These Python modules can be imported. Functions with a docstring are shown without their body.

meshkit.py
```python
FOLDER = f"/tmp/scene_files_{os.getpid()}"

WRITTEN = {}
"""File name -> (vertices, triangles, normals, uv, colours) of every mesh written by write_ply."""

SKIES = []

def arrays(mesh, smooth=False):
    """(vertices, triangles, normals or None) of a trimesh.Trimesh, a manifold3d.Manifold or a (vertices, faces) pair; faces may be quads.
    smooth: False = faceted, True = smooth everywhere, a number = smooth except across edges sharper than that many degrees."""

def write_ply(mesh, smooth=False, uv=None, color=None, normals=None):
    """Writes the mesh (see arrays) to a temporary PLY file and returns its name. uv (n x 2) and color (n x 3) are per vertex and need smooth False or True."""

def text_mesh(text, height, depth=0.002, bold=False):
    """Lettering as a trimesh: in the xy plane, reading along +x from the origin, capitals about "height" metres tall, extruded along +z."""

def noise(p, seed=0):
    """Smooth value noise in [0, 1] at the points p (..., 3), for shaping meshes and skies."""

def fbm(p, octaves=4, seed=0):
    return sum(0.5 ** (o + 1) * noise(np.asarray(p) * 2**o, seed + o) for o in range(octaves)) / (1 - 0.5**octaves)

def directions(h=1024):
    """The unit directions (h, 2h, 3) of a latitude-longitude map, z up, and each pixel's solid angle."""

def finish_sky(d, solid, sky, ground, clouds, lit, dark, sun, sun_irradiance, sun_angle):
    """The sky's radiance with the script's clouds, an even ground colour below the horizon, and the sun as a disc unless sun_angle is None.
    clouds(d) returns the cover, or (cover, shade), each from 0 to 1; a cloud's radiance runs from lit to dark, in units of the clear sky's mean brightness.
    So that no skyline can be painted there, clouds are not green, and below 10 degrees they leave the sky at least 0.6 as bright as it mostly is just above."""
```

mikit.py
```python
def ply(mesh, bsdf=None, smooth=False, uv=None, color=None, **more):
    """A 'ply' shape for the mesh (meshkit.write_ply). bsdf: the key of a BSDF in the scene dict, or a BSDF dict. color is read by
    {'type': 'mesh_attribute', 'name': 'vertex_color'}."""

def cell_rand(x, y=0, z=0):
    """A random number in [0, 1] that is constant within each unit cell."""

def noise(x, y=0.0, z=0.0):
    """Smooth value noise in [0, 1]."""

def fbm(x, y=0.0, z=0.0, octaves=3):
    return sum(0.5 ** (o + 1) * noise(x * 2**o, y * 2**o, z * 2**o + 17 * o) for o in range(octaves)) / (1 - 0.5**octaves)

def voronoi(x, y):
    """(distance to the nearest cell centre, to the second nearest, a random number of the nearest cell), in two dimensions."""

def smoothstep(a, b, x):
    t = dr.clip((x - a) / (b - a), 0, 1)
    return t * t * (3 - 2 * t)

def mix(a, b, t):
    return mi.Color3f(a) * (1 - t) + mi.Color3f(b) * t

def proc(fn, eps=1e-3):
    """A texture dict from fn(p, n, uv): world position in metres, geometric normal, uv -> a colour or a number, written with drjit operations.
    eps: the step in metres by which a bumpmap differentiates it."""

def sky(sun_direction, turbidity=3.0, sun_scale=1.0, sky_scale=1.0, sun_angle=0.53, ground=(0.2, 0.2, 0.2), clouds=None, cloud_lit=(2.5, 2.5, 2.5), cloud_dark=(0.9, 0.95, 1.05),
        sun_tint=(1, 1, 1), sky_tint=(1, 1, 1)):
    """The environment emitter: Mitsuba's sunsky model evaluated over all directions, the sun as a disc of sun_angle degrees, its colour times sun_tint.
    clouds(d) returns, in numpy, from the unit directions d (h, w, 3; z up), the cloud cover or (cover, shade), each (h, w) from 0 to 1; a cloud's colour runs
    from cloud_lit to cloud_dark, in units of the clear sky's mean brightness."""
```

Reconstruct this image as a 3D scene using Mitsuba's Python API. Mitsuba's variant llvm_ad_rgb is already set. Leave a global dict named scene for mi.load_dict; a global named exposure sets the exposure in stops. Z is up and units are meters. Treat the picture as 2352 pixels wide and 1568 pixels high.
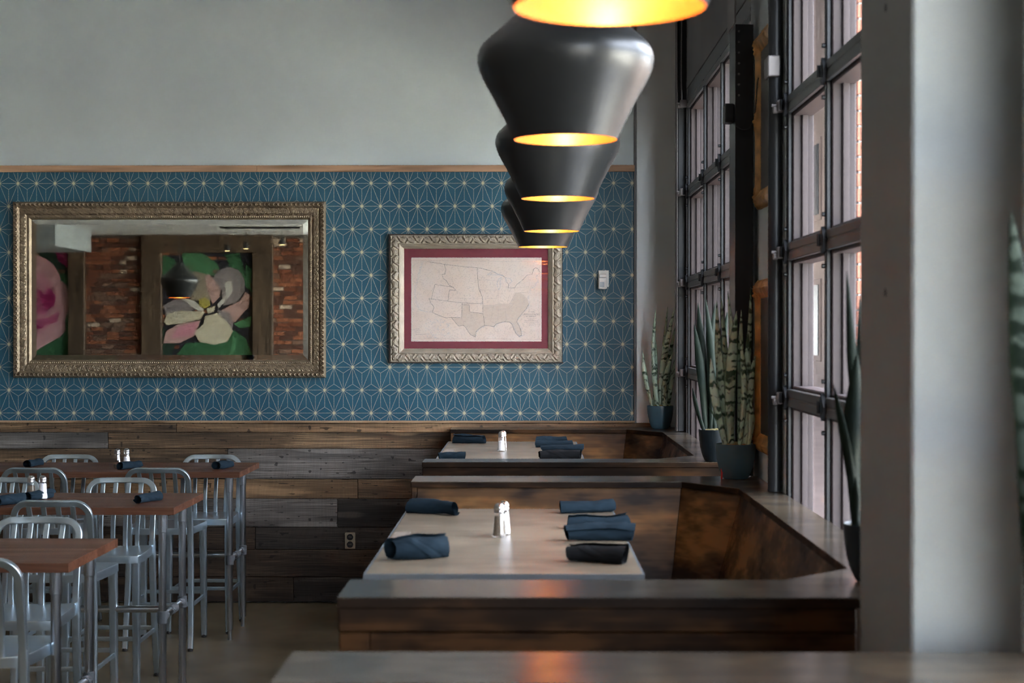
import math, random
import numpy as np
import trimesh
import drjit as dr
import mitsuba as mi
import mikit, meshkit
from shapely.geometry import Polygon, Point, LineString
from shapely import affinity
from mikit import proc, noise, fbm, cell_rand, smoothstep, mix

T = mi.ScalarTransform4f
PI = math.pi
scene, labels = {}, {}

# ------------------------------------------------------------------ camera, sky, exposure
CAM_Z = 1.75
FOC = 3800.0                 # focal length in pixels of the 2352 px wide picture
K = FOC / 2700.0             # depths below were measured on site plans drawn for 2700
scene['camera'] = {
    'type': 'thinlens', 'fov': math.degrees(2 * math.atan(1176 / FOC)), 'fov_axis': 'x',
    'aperture_radius': 0.006, 'focus_distance': 7.0 * K, 'near_clip': 0.05, 'far_clip': 200.0,
    'to_world': T().look_at(origin=[0, 0, CAM_Z], target=[-32 / FOC, 1, CAM_Z - 22 / FOC], up=[0, 0, 1]),
}


def overcast(d):
    n = meshkit.fbm(d * 3.0 + 4.0, 4, 3)
    return np.clip(0.75 + 0.5 * (n - 0.5), 0, 1), np.clip(0.3 + 1.2 * (n - 0.5), 0, 1)


scene['sky'] = mikit.sky((-0.55, -0.35, 0.78), turbidity=4.0, sun_scale=6.0, sky_scale=8.0, ground=(0.35, 0.34, 0.33),
                         clouds=overcast, cloud_lit=(1.5, 1.52, 1.6), cloud_dark=(0.9, 0.95, 1.05), sky_tint=(0.90, 1.03, 1.04), sun_tint=(0.88, 1.03, 1.09))
exposure = 3.95

# ------------------------------------------------------------------ materials


def lin(*c):
    c = np.array(c, float) / 255.0
    return [float(x) for x in np.where(c <= 0.04045, c / 12.92, ((c + 0.055) / 1.055) ** 2.4)]


def rgb(c):
    return {'type': 'rgb', 'value': [float(x) for x in c]}


def mat(name, color, rough=0.5, metallic=0.0, bump=None, bump_scale=0.001, twosided=True, **kw):
    base = color if isinstance(color, dict) else rgb(color)
    b = {'type': 'principled', 'base_color': base, 'roughness': rough, 'metallic': metallic, **kw}
    if bump is not None:
        b = {'type': 'bumpmap', 'arbitrary': bump, 'scale': bump_scale, 'bsdf': b}
    scene['mat_' + name] = {'type': 'twosided', 'bsdf': b} if twosided else b
    return 'mat_' + name


def wood_fn(cols, along='x', fine=45.0, seed=0.0, knots=0.25, stretch=1.2, worn=False):
    """Wood grain running along one world axis: cols dark, mid, light."""
    c0, c1, c2 = [mi.Color3f(*c) for c in cols]

    def fn(p, n, uv):
        if along == 'x':
            a, b, c = p.x, p.y, p.z
        elif along == 'y':
            a, b, c = p.y, p.x, p.z
        else:
            a, b, c = p.z, p.x, p.y
        w = fbm(a * stretch + seed, b * 5 + 3.1, c * 5 + seed * 1.7)
        g = fbm(a * stretch * 2.2 + seed * 3, b * fine + w * 5, c * fine + w * 5)
        k = fbm(a * 2.3 + 11 + seed, b * 7 + 5, c * 7)
        t = 0.55 * g + 0.45 * w
        col = mix(c0, c1, smoothstep(0.28, 0.52, t))
        col = mix(col, c2, smoothstep(0.5, 0.75, t))
        col = col * (1 - knots * smoothstep(0.55, 0.8, k))
        if worn:
            s1 = fbm(a * 0.9 + 31 + seed, b * 9 + 2, c * 9 + seed, 4)
            col = col * (0.55 + 0.9 * smoothstep(0.3, 0.7, s1))
            col = mix(col, c2 * 1.15, 0.55 * smoothstep(0.62, 0.72, fbm(a * 1.6 + 7, b * 14 + seed, c * 14, 3)))
            saw = noise(a * 160 + 8 * noise(c * 10, a * 2, seed), c * 6, seed)
            col = col * (0.9 + 0.2 * saw)
            col = col * (1 - 0.75 * smoothstep(0.84, 0.88, noise(a * 28 + seed * 5, c * 75, b * 9)))
        return col
    return fn


def stain_fn(cols, seed=0.0, scale=3.0):
    """Blotchy hand-rubbed stain on plywood."""
    c0, c1, c2 = [mi.Color3f(*c) for c in cols]

    def fn(p, n, uv):
        b = fbm(p.x * scale * 0.55 + seed, p.y * scale + 9, p.z * scale * 1.3 + seed, 4)
        b2 = fbm(p.x * 9 + 3, p.y * 9 + seed, p.z * 14)
        g = fbm(p.x * 6 + b * 3, p.y * 30, p.z * 70)
        t = 0.62 * b + 0.25 * b2 + 0.13 * g
        col = mix(c0, c1, smoothstep(0.36, 0.52, t))
        return mix(col, c2, smoothstep(0.5, 0.66, t))
    return fn


def speckle_fn(c0, c1, scale=4.0, seed=0.0):
    c0, c1 = mi.Color3f(*c0), mi.Color3f(*c1)

    def fn(p, n, uv):
        return mix(c0, c1, fbm(p.x * scale + seed, p.y * scale, p.z * scale, 4))
    return fn


# wallpaper: gold hemp-leaf lines on teal blue, printed flat on the wall (x along, z up)
WP_W, WP_H, WP_X0, WP_Z0 = 0.1202, 0.14823, -0.9985, 2.7085


def wallpaper_fn(p, n, uv):
    v = (p.z - WP_Z0) / WP_H
    row = dr.floor(v)
    f = v - row
    odd = row - 2 * dr.floor(row * 0.5)
    u = (p.x - WP_X0) / WP_W - 0.5 * odd
    a = u - dr.floor(u)
    up = f < 1 - dr.abs(2 * a - 1)
    sx = dr.select(up, dr.abs(a - 0.5), dr.abs(a - dr.round(a))) * WP_W
    sy = dr.select(up, f, 1 - f) * WP_H
    cy = 0.262 * WP_H
    hw = WP_W / 2
    d0 = sy
    L1 = math.hypot(hw, WP_H)
    d1 = dr.abs(sx * WP_H + sy * hw - hw * WP_H) / L1
    d2 = dr.select(sy > cy, sx, mi.Float(1.0))
    L3 = math.hypot(hw, cy)
    d3 = dr.abs(sx * cy + sy * hw - hw * cy) / L3
    d = dr.minimum(dr.minimum(d0, d1), dr.minimum(d2, d3))
    line = 1 - smoothstep(0.0012, 0.0024, d)
    rs = dr.minimum(dr.sqrt(dr.square(sx - hw) + dr.square(sy)), dr.sqrt(dr.square(sx) + dr.square(sy - WP_H)))
    star = 1 - smoothstep(0.004, 0.017, rs)
    base = mix(mi.Color3f(*WP_DARK), mi.Color3f(*WP_LIGHT), fbm(p.x * 6, p.z * 6, 1.0, 4))
    col = mix(base, mi.Color3f(*WP_GOLD), line * 0.62)
    return mix(col, mi.Color3f(*WP_STAR), star * line * 0.8 + star * 0.12)


WP_DARK, WP_LIGHT = (0.0085, 0.056, 0.090), (0.017, 0.077, 0.115)
WP_GOLD, WP_STAR = (0.33, 0.30, 0.235), (0.48, 0.40, 0.25)

mat('paint', proc(speckle_fn((0.44, 0.50, 0.505), (0.50, 0.555, 0.555), 1.5)), 0.7)
mat('paint_column', proc(speckle_fn((0.215, 0.23, 0.22), (0.255, 0.265, 0.255), 1.5)), 0.7)
mat('paint_daylit', proc(speckle_fn((0.70, 0.74, 0.72), (0.78, 0.81, 0.79), 1.5)), 0.7)  # the wall paint lightened, daylight put into the colour of the end strip
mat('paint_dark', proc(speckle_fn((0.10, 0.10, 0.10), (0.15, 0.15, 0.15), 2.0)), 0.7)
mat('ceiling', rgb((0.55, 0.56, 0.56)), 0.8)
mat('wallpaper', proc(wallpaper_fn), 0.55)
mat('concrete', proc(speckle_fn((0.048, 0.037, 0.021), (0.135, 0.108, 0.066), 2.6)), 0.42, specular=0.25)
BARN = {
    'barn_gray': [(0.032, 0.027, 0.022), (0.092, 0.080, 0.069), (0.20, 0.18, 0.158)],
    'barn_brown': [(0.024, 0.014, 0.007), (0.088, 0.051, 0.026), (0.22, 0.138, 0.072)],
    'barn_tan': [(0.06, 0.033, 0.016), (0.19, 0.108, 0.053), (0.34, 0.21, 0.105)],
    'barn_brown_shade': [(0.010, 0.006, 0.0035), (0.030, 0.018, 0.010), (0.068, 0.042, 0.023)],  # brown board tone with the shade low on the wall mixed in
    'barn_dark_shade': [(0.009, 0.007, 0.005), (0.027, 0.020, 0.015), (0.060, 0.047, 0.036)],  # dark boards, on the lower rows also standing for shade
}
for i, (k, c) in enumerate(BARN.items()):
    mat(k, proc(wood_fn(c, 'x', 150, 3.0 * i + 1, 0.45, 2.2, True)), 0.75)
mat('trim_wood', proc(wood_fn([(0.22, 0.12, 0.065), (0.36, 0.215, 0.125), (0.46, 0.29, 0.18)], 'x', 30, 2.0, 0.2)), 0.7)
mat('cap_wood', proc(wood_fn([(0.12, 0.07, 0.035), (0.32, 0.20, 0.11), (0.5, 0.34, 0.2)], 'x', 40, 7.0, 0.3)), 0.65)
mat('oak_dark', proc(wood_fn([(0.035, 0.022, 0.013), (0.09, 0.058, 0.036), (0.15, 0.10, 0.062)], 'z', 30, 5.0, 0.3)), 0.6)
mat('edge_metal', rgb((0.28, 0.33, 0.37)), 0.35, 0.8)
mat('aluminium', rgb((0.53, 0.635, 0.705)), 0.29, 0.94)
mat('steel_pipe', rgb((0.56, 0.59, 0.62)), 0.24, 1.0)
mat('fitting', rgb((0.12, 0.132, 0.14)), 0.5, 0.5)


def lacquer(name, tex, alpha, ior=1.52):
    scene['mat_' + name] = {'type': 'twosided', 'bsdf': {'type': 'roughplastic', 'distribution': 'ggx', 'diffuse_reflectance': tex, 'alpha': alpha, 'int_ior': ior, 'nonlinear': True}}


lacquer('booth_stain', proc(stain_fn([(0.020, 0.010, 0.005), (0.120, 0.058, 0.020), (0.33, 0.165, 0.052)], 1.0, 4.0)), 0.25, 1.33)
lacquer('booth_dark', proc(stain_fn([(0.008, 0.0045, 0.003), (0.022, 0.0115, 0.006), (0.085, 0.038, 0.014)], 4.0, 4.5)), 0.25, 1.22)
lacquer('ledge_top', proc(stain_fn([(0.13, 0.11, 0.088), (0.215, 0.18, 0.14), (0.32, 0.26, 0.185)], 8.0, 2.0)), 0.03, 1.95)
lacquer('table_stain', proc(stain_fn([(0.30, 0.255, 0.19), (0.39, 0.335, 0.25), (0.47, 0.41, 0.31)], 5.0, 2.0)), 0.11, 1.55)
for i in range(3):
    k = (0.9, 1.0, 1.1)[i]
    lacquer('butcher_%d' % i, proc(wood_fn([(0.15 * k, 0.053 * k, 0.026 * k), (0.235 * k, 0.095 * k, 0.048 * k), (0.31 * k, 0.14 * k, 0.075 * k)], 'x', 110, 3.0 * i, 0.15, 1.6)), 0.12)
mat('rubber', rgb((0.02, 0.02, 0.02)), 0.6)
mat('shade', rgb((0.024, 0.026, 0.027)), 0.34, 0.3, specular=0.65)
mat('brass', rgb((0.92, 0.60, 0.29)), 0.38, 0.8)
mat('black_cord', rgb((0.02, 0.02, 0.02)), 0.6)
mat('frame_silver', proc(speckle_fn((0.24, 0.205, 0.155), (0.42, 0.365, 0.285), 22.0)), 0.42, 0.35)
mat('frame_bronze', proc(speckle_fn((0.15, 0.11, 0.07), (0.36, 0.28, 0.185), 22.0)), 0.36, 0.65)
mat('frame_gold', proc(speckle_fn((0.20, 0.085, 0.022), (0.72, 0.37, 0.10), 26.0)), 0.4, 0.4)
mat('frame_back', rgb((0.03, 0.022, 0.018)), 0.5)
scene['mat_mirror'] = {'type': 'conductor', 'material': 'Ag', 'specular_reflectance': rgb((0.72, 0.76, 0.74))}
mat('mat_red', proc(speckle_fn((0.150, 0.022, 0.035), (0.185, 0.030, 0.045), 60.0)), 0.8)


def paper_fn(p, n, uv):
    s = fbm(p.x * 160, p.z * 160, 2.0, 2)
    b = fbm(p.x * 14, p.z * 14, 5.0, 3)
    c = mix((0.60, 0.50, 0.42), (0.68, 0.60, 0.53), b)
    return c * (1 - 0.14 * smoothstep(0.55, 0.8, s))


mat('paper', proc(paper_fn), 0.8)
mat('paper_white', rgb((0.72, 0.68, 0.64)), 0.8)
mat('ink', rgb((0.21, 0.18, 0.16)), 0.9)
mat('ink_faint', rgb((0.40, 0.34, 0.30)), 0.9)
mat('ink_blue', rgb((0.34, 0.38, 0.42)), 0.9)
mat('ink_tan', proc(speckle_fn((0.50, 0.42, 0.35), (0.58, 0.50, 0.43), 90.0)), 0.9)
scene['mat_pane'] = {'type': 'thindielectric', 'int_ior': 1.5}
mat('cloth_navy', proc(speckle_fn((0.0055, 0.0125, 0.019), (0.010, 0.0205, 0.030), 40.0)), 0.9, specular=0.15,
    bump=proc(lambda p, n, uv: noise(p.x * 700, p.y * 700, p.z * 700)), bump_scale=0.0004)
mat('cloth_black', proc(speckle_fn((0.005, 0.006, 0.007), (0.010, 0.011, 0.012), 40.0)), 0.9, specular=0.15)
scene['mat_glass'] = {'type': 'thindielectric', 'int_ior': 1.5}
mat('chrome', rgb((0.75, 0.76, 0.77)), 0.14, 1.0)
mat('salt', rgb((0.80, 0.80, 0.80)), 0.9)
mat('pepper', proc(speckle_fn((0.05, 0.04, 0.03), (0.24, 0.19, 0.13), 500.0)), 0.9)
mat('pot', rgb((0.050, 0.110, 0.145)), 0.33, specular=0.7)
mat('pot_unlit', rgb((0.010, 0.016, 0.020)), 0.45, specular=0.3)  # the blue grey pot with shade worked into its colour
mat('moss', proc(speckle_fn((0.10, 0.08, 0.03), (0.42, 0.36, 0.17), 90.0)), 0.9)


def leaf_fn(p, n, uv):
    w = fbm(uv.x * 2.0 + p.x * 25, uv.y * 7.0, p.y * 9, 3)
    band = noise(uv.y * 62 + 2.2 * w, p.x * 3, p.y * 3)
    fine = noise(uv.y * 70 + 3 * w, uv.x * 3, 2.0)
    t = smoothstep(0.50, 0.66, 0.75 * band + 0.25 * fine)
    edge = smoothstep(0.36, 0.5, dr.abs(uv.x - 0.5))
    c = mix((0.58, 0.72, 0.58), (0.36, 0.52, 0.40), w)
    c = mix(c, (0.035, 0.085, 0.045), t)
    return mix(c, (0.09, 0.17, 0.08), edge * 0.8)


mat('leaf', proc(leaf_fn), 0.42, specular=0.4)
mat('leaf_unlit', proc(lambda p, n, uv: mix((0.005, 0.011, 0.0075), (0.012, 0.024, 0.016), noise(uv.y * 24, p.x * 9, p.y * 9))), 0.6, specular=0.2)  # leaf green darkened to hold the unlit side of two plants
mat('leaf_shade', proc(lambda p, n, uv: leaf_fn(p, n, uv) * 0.06), 0.7, specular=0.05)  # leaf pattern scaled down, shade painted into the nearest plant
mat('black_metal', rgb((0.014, 0.016, 0.018)), 0.4, 0.3)
mat('door_rail', rgb((0.095, 0.10, 0.10)), 0.42, 0.4)
mat('door_frame', rgb((0.042, 0.033, 0.033)), 0.55, 0.0, specular=0.25)
mat('galv', rgb((0.15, 0.138, 0.135)), 0.5, 0.2)
mat('plastic_white', rgb((0.68, 0.67, 0.62)), 0.4)
mat('plate_metal', rgb((0.30, 0.26, 0.195)), 0.45, 0.4)
mat('red_tag', rgb((0.5, 0.02, 0.02)), 0.5)
mat('plate_dull', rgb((0.23, 0.19, 0.155)), 0.3, 0.1)
BRICKS = [(0.20, 0.060, 0.030), (0.32, 0.11, 0.055), (0.10, 0.040, 0.026), (0.50, 0.38, 0.29), (0.20, 0.11, 0.075)]
for i, c in enumerate(BRICKS):
    mat('brick_%d' % i, proc(speckle_fn([x * 0.8 for x in c], [x * 1.25 for x in c], 25.0, i)), 0.85)
mat('mortar', proc(speckle_fn((0.07, 0.06, 0.05), (0.12, 0.105, 0.09), 30.0)), 0.9)
mat('mortar_light', proc(speckle_fn((0.45, 0.42, 0.39), (0.6, 0.57, 0.53), 30.0)), 0.9)
mat('brick_red', proc(speckle_fn((0.36, 0.13, 0.08), (0.5, 0.2, 0.13), 25.0)), 0.85)
mat('render_pink', proc(speckle_fn((0.085, 0.062, 0.056), (0.12, 0.09, 0.08), 2.0)), 0.85)
mat('asphalt', proc(speckle_fn((0.36, 0.35, 0.34), (0.44, 0.43, 0.42), 4.0)), 0.9)
mat('white_panel', rgb((0.30, 0.34, 0.36)), 0.6)
for nm, c in {'ink_pink': (0.62, 0.26, 0.33), 'ink_rose': (0.50, 0.10, 0.22), 'ink_magenta': (0.32, 0.015, 0.11), 'ink_blush': (0.74, 0.40, 0.43),
              'ink_green': (0.035, 0.13, 0.055), 'ink_leaf': (0.07, 0.22, 0.10), 'ink_deep': (0.012, 0.035, 0.022), 'ink_night': (0.012, 0.012, 0.02),
              'ink_cream': (0.60, 0.55, 0.42), 'ink_mauve': (0.25, 0.22, 0.23), 'ink_taupe': (0.33, 0.28, 0.21), 'ink_yellow': (0.42, 0.36, 0.08), 'ink_skin': (0.52, 0.33, 0.31), 'ink_pale': (0.62, 0.60, 0.56)}.items():
    mat(nm, rgb(c), 0.75)

# ------------------------------------------------------------------ naming helpers


def free(key):
    """The key itself, or with the next three-digit number when taken (as an entry or as a holder of parts)."""
    def taken(k):
        return k in scene or k in _held
    if not taken(key):
        _held.add(key)
        return key
    i = 1
    while taken('%s_%03d' % (key, i)):
        i += 1
    k = '%s_%03d' % (key, i)
    _held.add(k)
    return k


_held = set()


def thing(name, label, category, group=None, kind=None):
    k = free(name)
    labels[k] = {'label': label, 'category': category}
    if group:
        labels[k]['group'] = group
    if kind:
        labels[k]['kind'] = kind
    return k


def struct(name, label, category):
    _held.add(name)
    labels[name] = {'label': label, 'category': category, 'kind': 'structure'}
    return name


_ply = {}


def put(parent, name, mesh, bsdf, smooth=False, label=None, kind=None, at=None, uv=None, emit=None, share=None):
    """Adds one part (or the thing's own mesh when name is None). share: a cache key for reused meshes."""
    key = parent if name is None else free(parent + '__' + name)
    if share is not None and share in _ply:
        d = dict(_ply[share])
    else:
        d = mikit.ply(mesh() if callable(mesh) else mesh, None, smooth, uv=uv)
        if share is not None:
            _ply[share] = d
    d = dict(d)
    d['bsdf'] = {'type': 'ref', 'id': 'mat_' + bsdf}
    if at is not None:
        d['to_world'] = at
    if emit is not None:
        d['emitter'] = {'type': 'area', 'radiance': rgb(emit)}
    scene[key] = d
    if label or kind:
        labels.setdefault(key, {})
        if label:
            labels[key]['label'] = label
        if kind:
            labels[key]['kind'] = kind
    return key


# ------------------------------------------------------------------ mesh helpers
def cat(*ms):
    vs, fs, n = [], [], 0
    for v, f in ms:
        vs.append(np.asarray(v, float))
        fs.append(np.asarray(f, int) + n)
        n += len(v)
    return np.vstack(vs), np.vstack(fs)


def _cbox_faces():
    pts, ids = [], {}
    for sx in (-1, 1):
        for sy in (-1, 1):
            for sz in (-1, 1):
                for ax in range(3):
                    ids[(sx, sy, sz, ax)] = len(pts)
                    pts.append((sx, sy, sz, ax))
    P = np.array([[s * (1.0 if a == k else 0.7) for k, s in enumerate((sx, sy, sz))] for sx, sy, sz, a in pts])
    hull = trimesh.Trimesh(*[P, trimesh.convex.convex_hull(P).faces], process=False) if False else None
    from scipy.spatial import ConvexHull
    h = ConvexHull(P)
    F = []
    for s in h.simplices:
        a, b, c = P[s]
        if np.dot(np.cross(b - a, c - a), a + b + c) < 0:
            s = s[::-1]
        F.append(s)
    return pts, np.array(F)


_CB, _CBF = _cbox_faces()


def box(x0, x1, y0, y1, z0, z1, c=0.003):
    """Box with chamfered edges."""
    h = np.array([x1 - x0, y1 - y0, z1 - z0]) / 2
    m = np.array([x1 + x0, y1 + y0, z1 + z0]) / 2
    c = min(c, 0.45 * h.min())
    v = [[s * (h[k] if a == k else h[k] - c) for k, s in enumerate((sx, sy, sz))] for sx, sy, sz, a in _CB]
    return np.array(v) + m, _CBF.copy()


def plain_box(x0, x1, y0, y1, z0, z1):
    v = np.array([[x, y, z] for x in (x0, x1) for y in (y0, y1) for z in (z0, z1)], float)
    f = np.array([[0, 1, 3], [0, 3, 2], [4, 6, 7], [4, 7, 5], [0, 4, 5], [0, 5, 1], [2, 3, 7], [2, 7, 6], [0, 2, 6], [0, 6, 4], [1, 5, 7], [1, 7, 3]])
    return v, f


def extrude(poly, z0, z1):
    """Vertical prism of a shapely polygon in (x, y)."""
    m = trimesh.creation.extrude_polygon(poly, z1 - z0, engine='earcut')
    return np.array(m.vertices) + [0, 0, z0], np.array(m.faces)


def lathe(profile, n=48, closed_profile=False):
    """profile: (r, z) rows; axis z."""
    pr = np.array(profile, float)
    a = np.arange(n) * 2 * PI / n
    v = np.stack([pr[:, None, 0] * np.cos(a), pr[:, None, 0] * np.sin(a), np.repeat(pr[:, 1:2], n, 1)], -1).reshape(-1, 3)
    f = []
    m = len(pr)
    for i in range(m if closed_profile else m - 1):
        j = (i + 1) % m
        for k in range(n):
            k2 = (k + 1) % n
            f.append([i * n + k, i * n + k2, j * n + k2])
            f.append([i * n + k, j * n + k2, j * n + k])
    return v, np.array(f)


def tube(path, prof, up=(0, 0, 1), caps=True, scale=None):
    """Sweeps a closed 2D profile (m x 2) along a path with a fixed reference direction for the profile's first axis."""
    p = np.asarray(path, float)
    prof = np.asarray(prof, float)
    t = np.gradient(p, axis=0)
    t /= np.linalg.norm(t, axis=1, keepdims=True)
    n, m = len(p), len(prof)
    up = np.asarray(up, float)
    x = None
    v = []
    for i in range(n):
        if x is None:
            x = np.cross(up, t[i])
            if np.linalg.norm(x) < 1e-6:
                x = np.cross([0.3, 1, 0.1], t[i])
        else:
            x = x - t[i] * np.dot(x, t[i])
        x = x / np.linalg.norm(x)
        y = np.cross(t[i], x)
        s = 1.0 if scale is None else scale[i]
        v.append(p[i] + s * (prof[:, :1] * x + prof[:, 1:2] * y))
    v = np.vstack(v)
    f = []
    for i in range(n - 1):
        for k in range(m):
            k2 = (k + 1) % m
            f += [[i * m + k, i * m + k2, (i + 1) * m + k2], [i * m + k, (i + 1) * m + k2, (i + 1) * m + k]]
    if caps:
        v = np.vstack([v, p[:1], p[-1:]])
        for k in range(m):
            k2 = (k + 1) % m
            f += [[n * m, k2, k], [n * m + 1, (n - 1) * m + k, (n - 1) * m + k2]]
    return v, np.array(f)


def circ(r, n=16):
    a = np.arange(n) * 2 * PI / n
    return np.stack([r * np.cos(a), r * np.sin(a)], 1)


def oval(w, h, n=16, p=4.0):
    """Superellipse profile, w x h overall."""
    a = np.arange(n) * 2 * PI / n + PI / n
    c, s = np.cos(a), np.sin(a)
    return np.stack([w / 2 * np.sign(c) * np.abs(c) ** (2 / p), h / 2 * np.sign(s) * np.abs(s) ** (2 / p)], 1)


def cyl(p0, p1, r, n=16):
    p0, p1 = np.array(p0, float), np.array(p1, float)
    d = (p1 - p0) / np.linalg.norm(p1 - p0)
    e = min(0.002, r * 0.2)
    path = [p0, p0 + d * e, p1 - d * e, p1]
    return tube(path, circ(r, n), (0.13, 0.31, 1) if abs(d[2]) < 0.9 else (0, 1, 0), scale=[0.9, 1, 1, 0.9])


def smooth_path(pts, n=40):
    from scipy.interpolate import CubicSpline
    pts = np.array(pts, float)
    s = np.r_[0, np.cumsum(np.linalg.norm(np.diff(pts, axis=0), axis=1))]
    return CubicSpline(s, pts)(np.linspace(0, s[-1], n))


def move(m, dx=0, dy=0, dz=0, rz=0):
    v, f = m
    c, s = math.cos(rz), math.sin(rz)
    v = np.asarray(v) @ np.array([[c, s, 0], [-s, c, 0], [0, 0, 1]])
    return v + [dx, dy, dz], f


def frame_mesh(w, h, profile, relief, ds=0.004, nt=28):
    """Mitred picture frame in the xz plane (centred, facing -y): profile rows (distance from the outer edge, height), relief(s, t, side)."""
    pr = np.array(profile, float)
    L = np.r_[0, np.cumsum(np.linalg.norm(np.diff(pr, axis=0), axis=1))]
    q = np.linspace(0, L[-1], nt)
    tt, hh = np.interp(q, L, pr[:, 0]), np.interp(q, L, pr[:, 1])
    parts = []
    for side, (ln, other) in enumerate(((w, h), (h, w), (w, h), (h, w))):
        ns = max(8, int(ln / ds))
        u = np.linspace(0, 1, ns)[:, None]
        s = tt[None] + u * (ln - 2 * tt[None])
        H = hh[None] + relief(s, np.repeat(tt[None], ns, 0), side) * (hh[None] > 1e-6)
        a, b = s - ln / 2, other / 2 - tt[None] + 0 * s
        X, Z = ((a, b), (b, -a), (-a, -b), (-b, a))[side]
        v = np.stack([X, -H, Z], -1).reshape(-1, 3)
        f = []
        i = np.arange(ns - 1)[:, None] * nt + np.arange(nt - 1)[None]
        i = i.ravel()
        f = np.vstack([np.stack([i, i + nt, i + nt + 1], 1), np.stack([i, i + nt + 1, i + 1], 1)])
        parts.append((v, f))
    return cat(*parts)


def rotz_at(x, y, z, deg=0.0):
    return T().translate([x, y, z]).rotate([0, 0, 1], deg)


# ------------------------------------------------------------------ the room
D_BACK = 7.58 * K            # back wall
X_WIN = 0.985            # inner face of the window wall
X_LEFT, Y_REAR, Z_CEIL, Z_LOW = -8.9, -3.9 * K, 4.25, 3.32

w = struct('floor', 'dark stained concrete floor under the tables', 'floor')
put(w, None, plain_box(X_LEFT - 0.2, X_WIN + 0.25, Y_REAR - 0.2, D_BACK + 0.2, -0.15, 0.0), 'concrete')
w = struct('ceiling', 'pale grey ceiling of the dining room', 'ceiling')
put(w, 'slab', plain_box(X_LEFT - 0.2, X_WIN + 0.25, 1.2, D_BACK + 0.2, Z_CEIL, Z_CEIL + 0.15), 'ceiling')
put(w, 'low_slab', plain_box(X_LEFT - 0.2, X_WIN + 0.25, Y_REAR - 0.2, 1.2, Z_LOW, Z_CEIL + 0.15), 'ceiling')
put(w, 'soffit', plain_box(-8.6, -6.72, -3.0 * K, -1.6 * K, 2.98, Z_LOW), 'white_panel')

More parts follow.
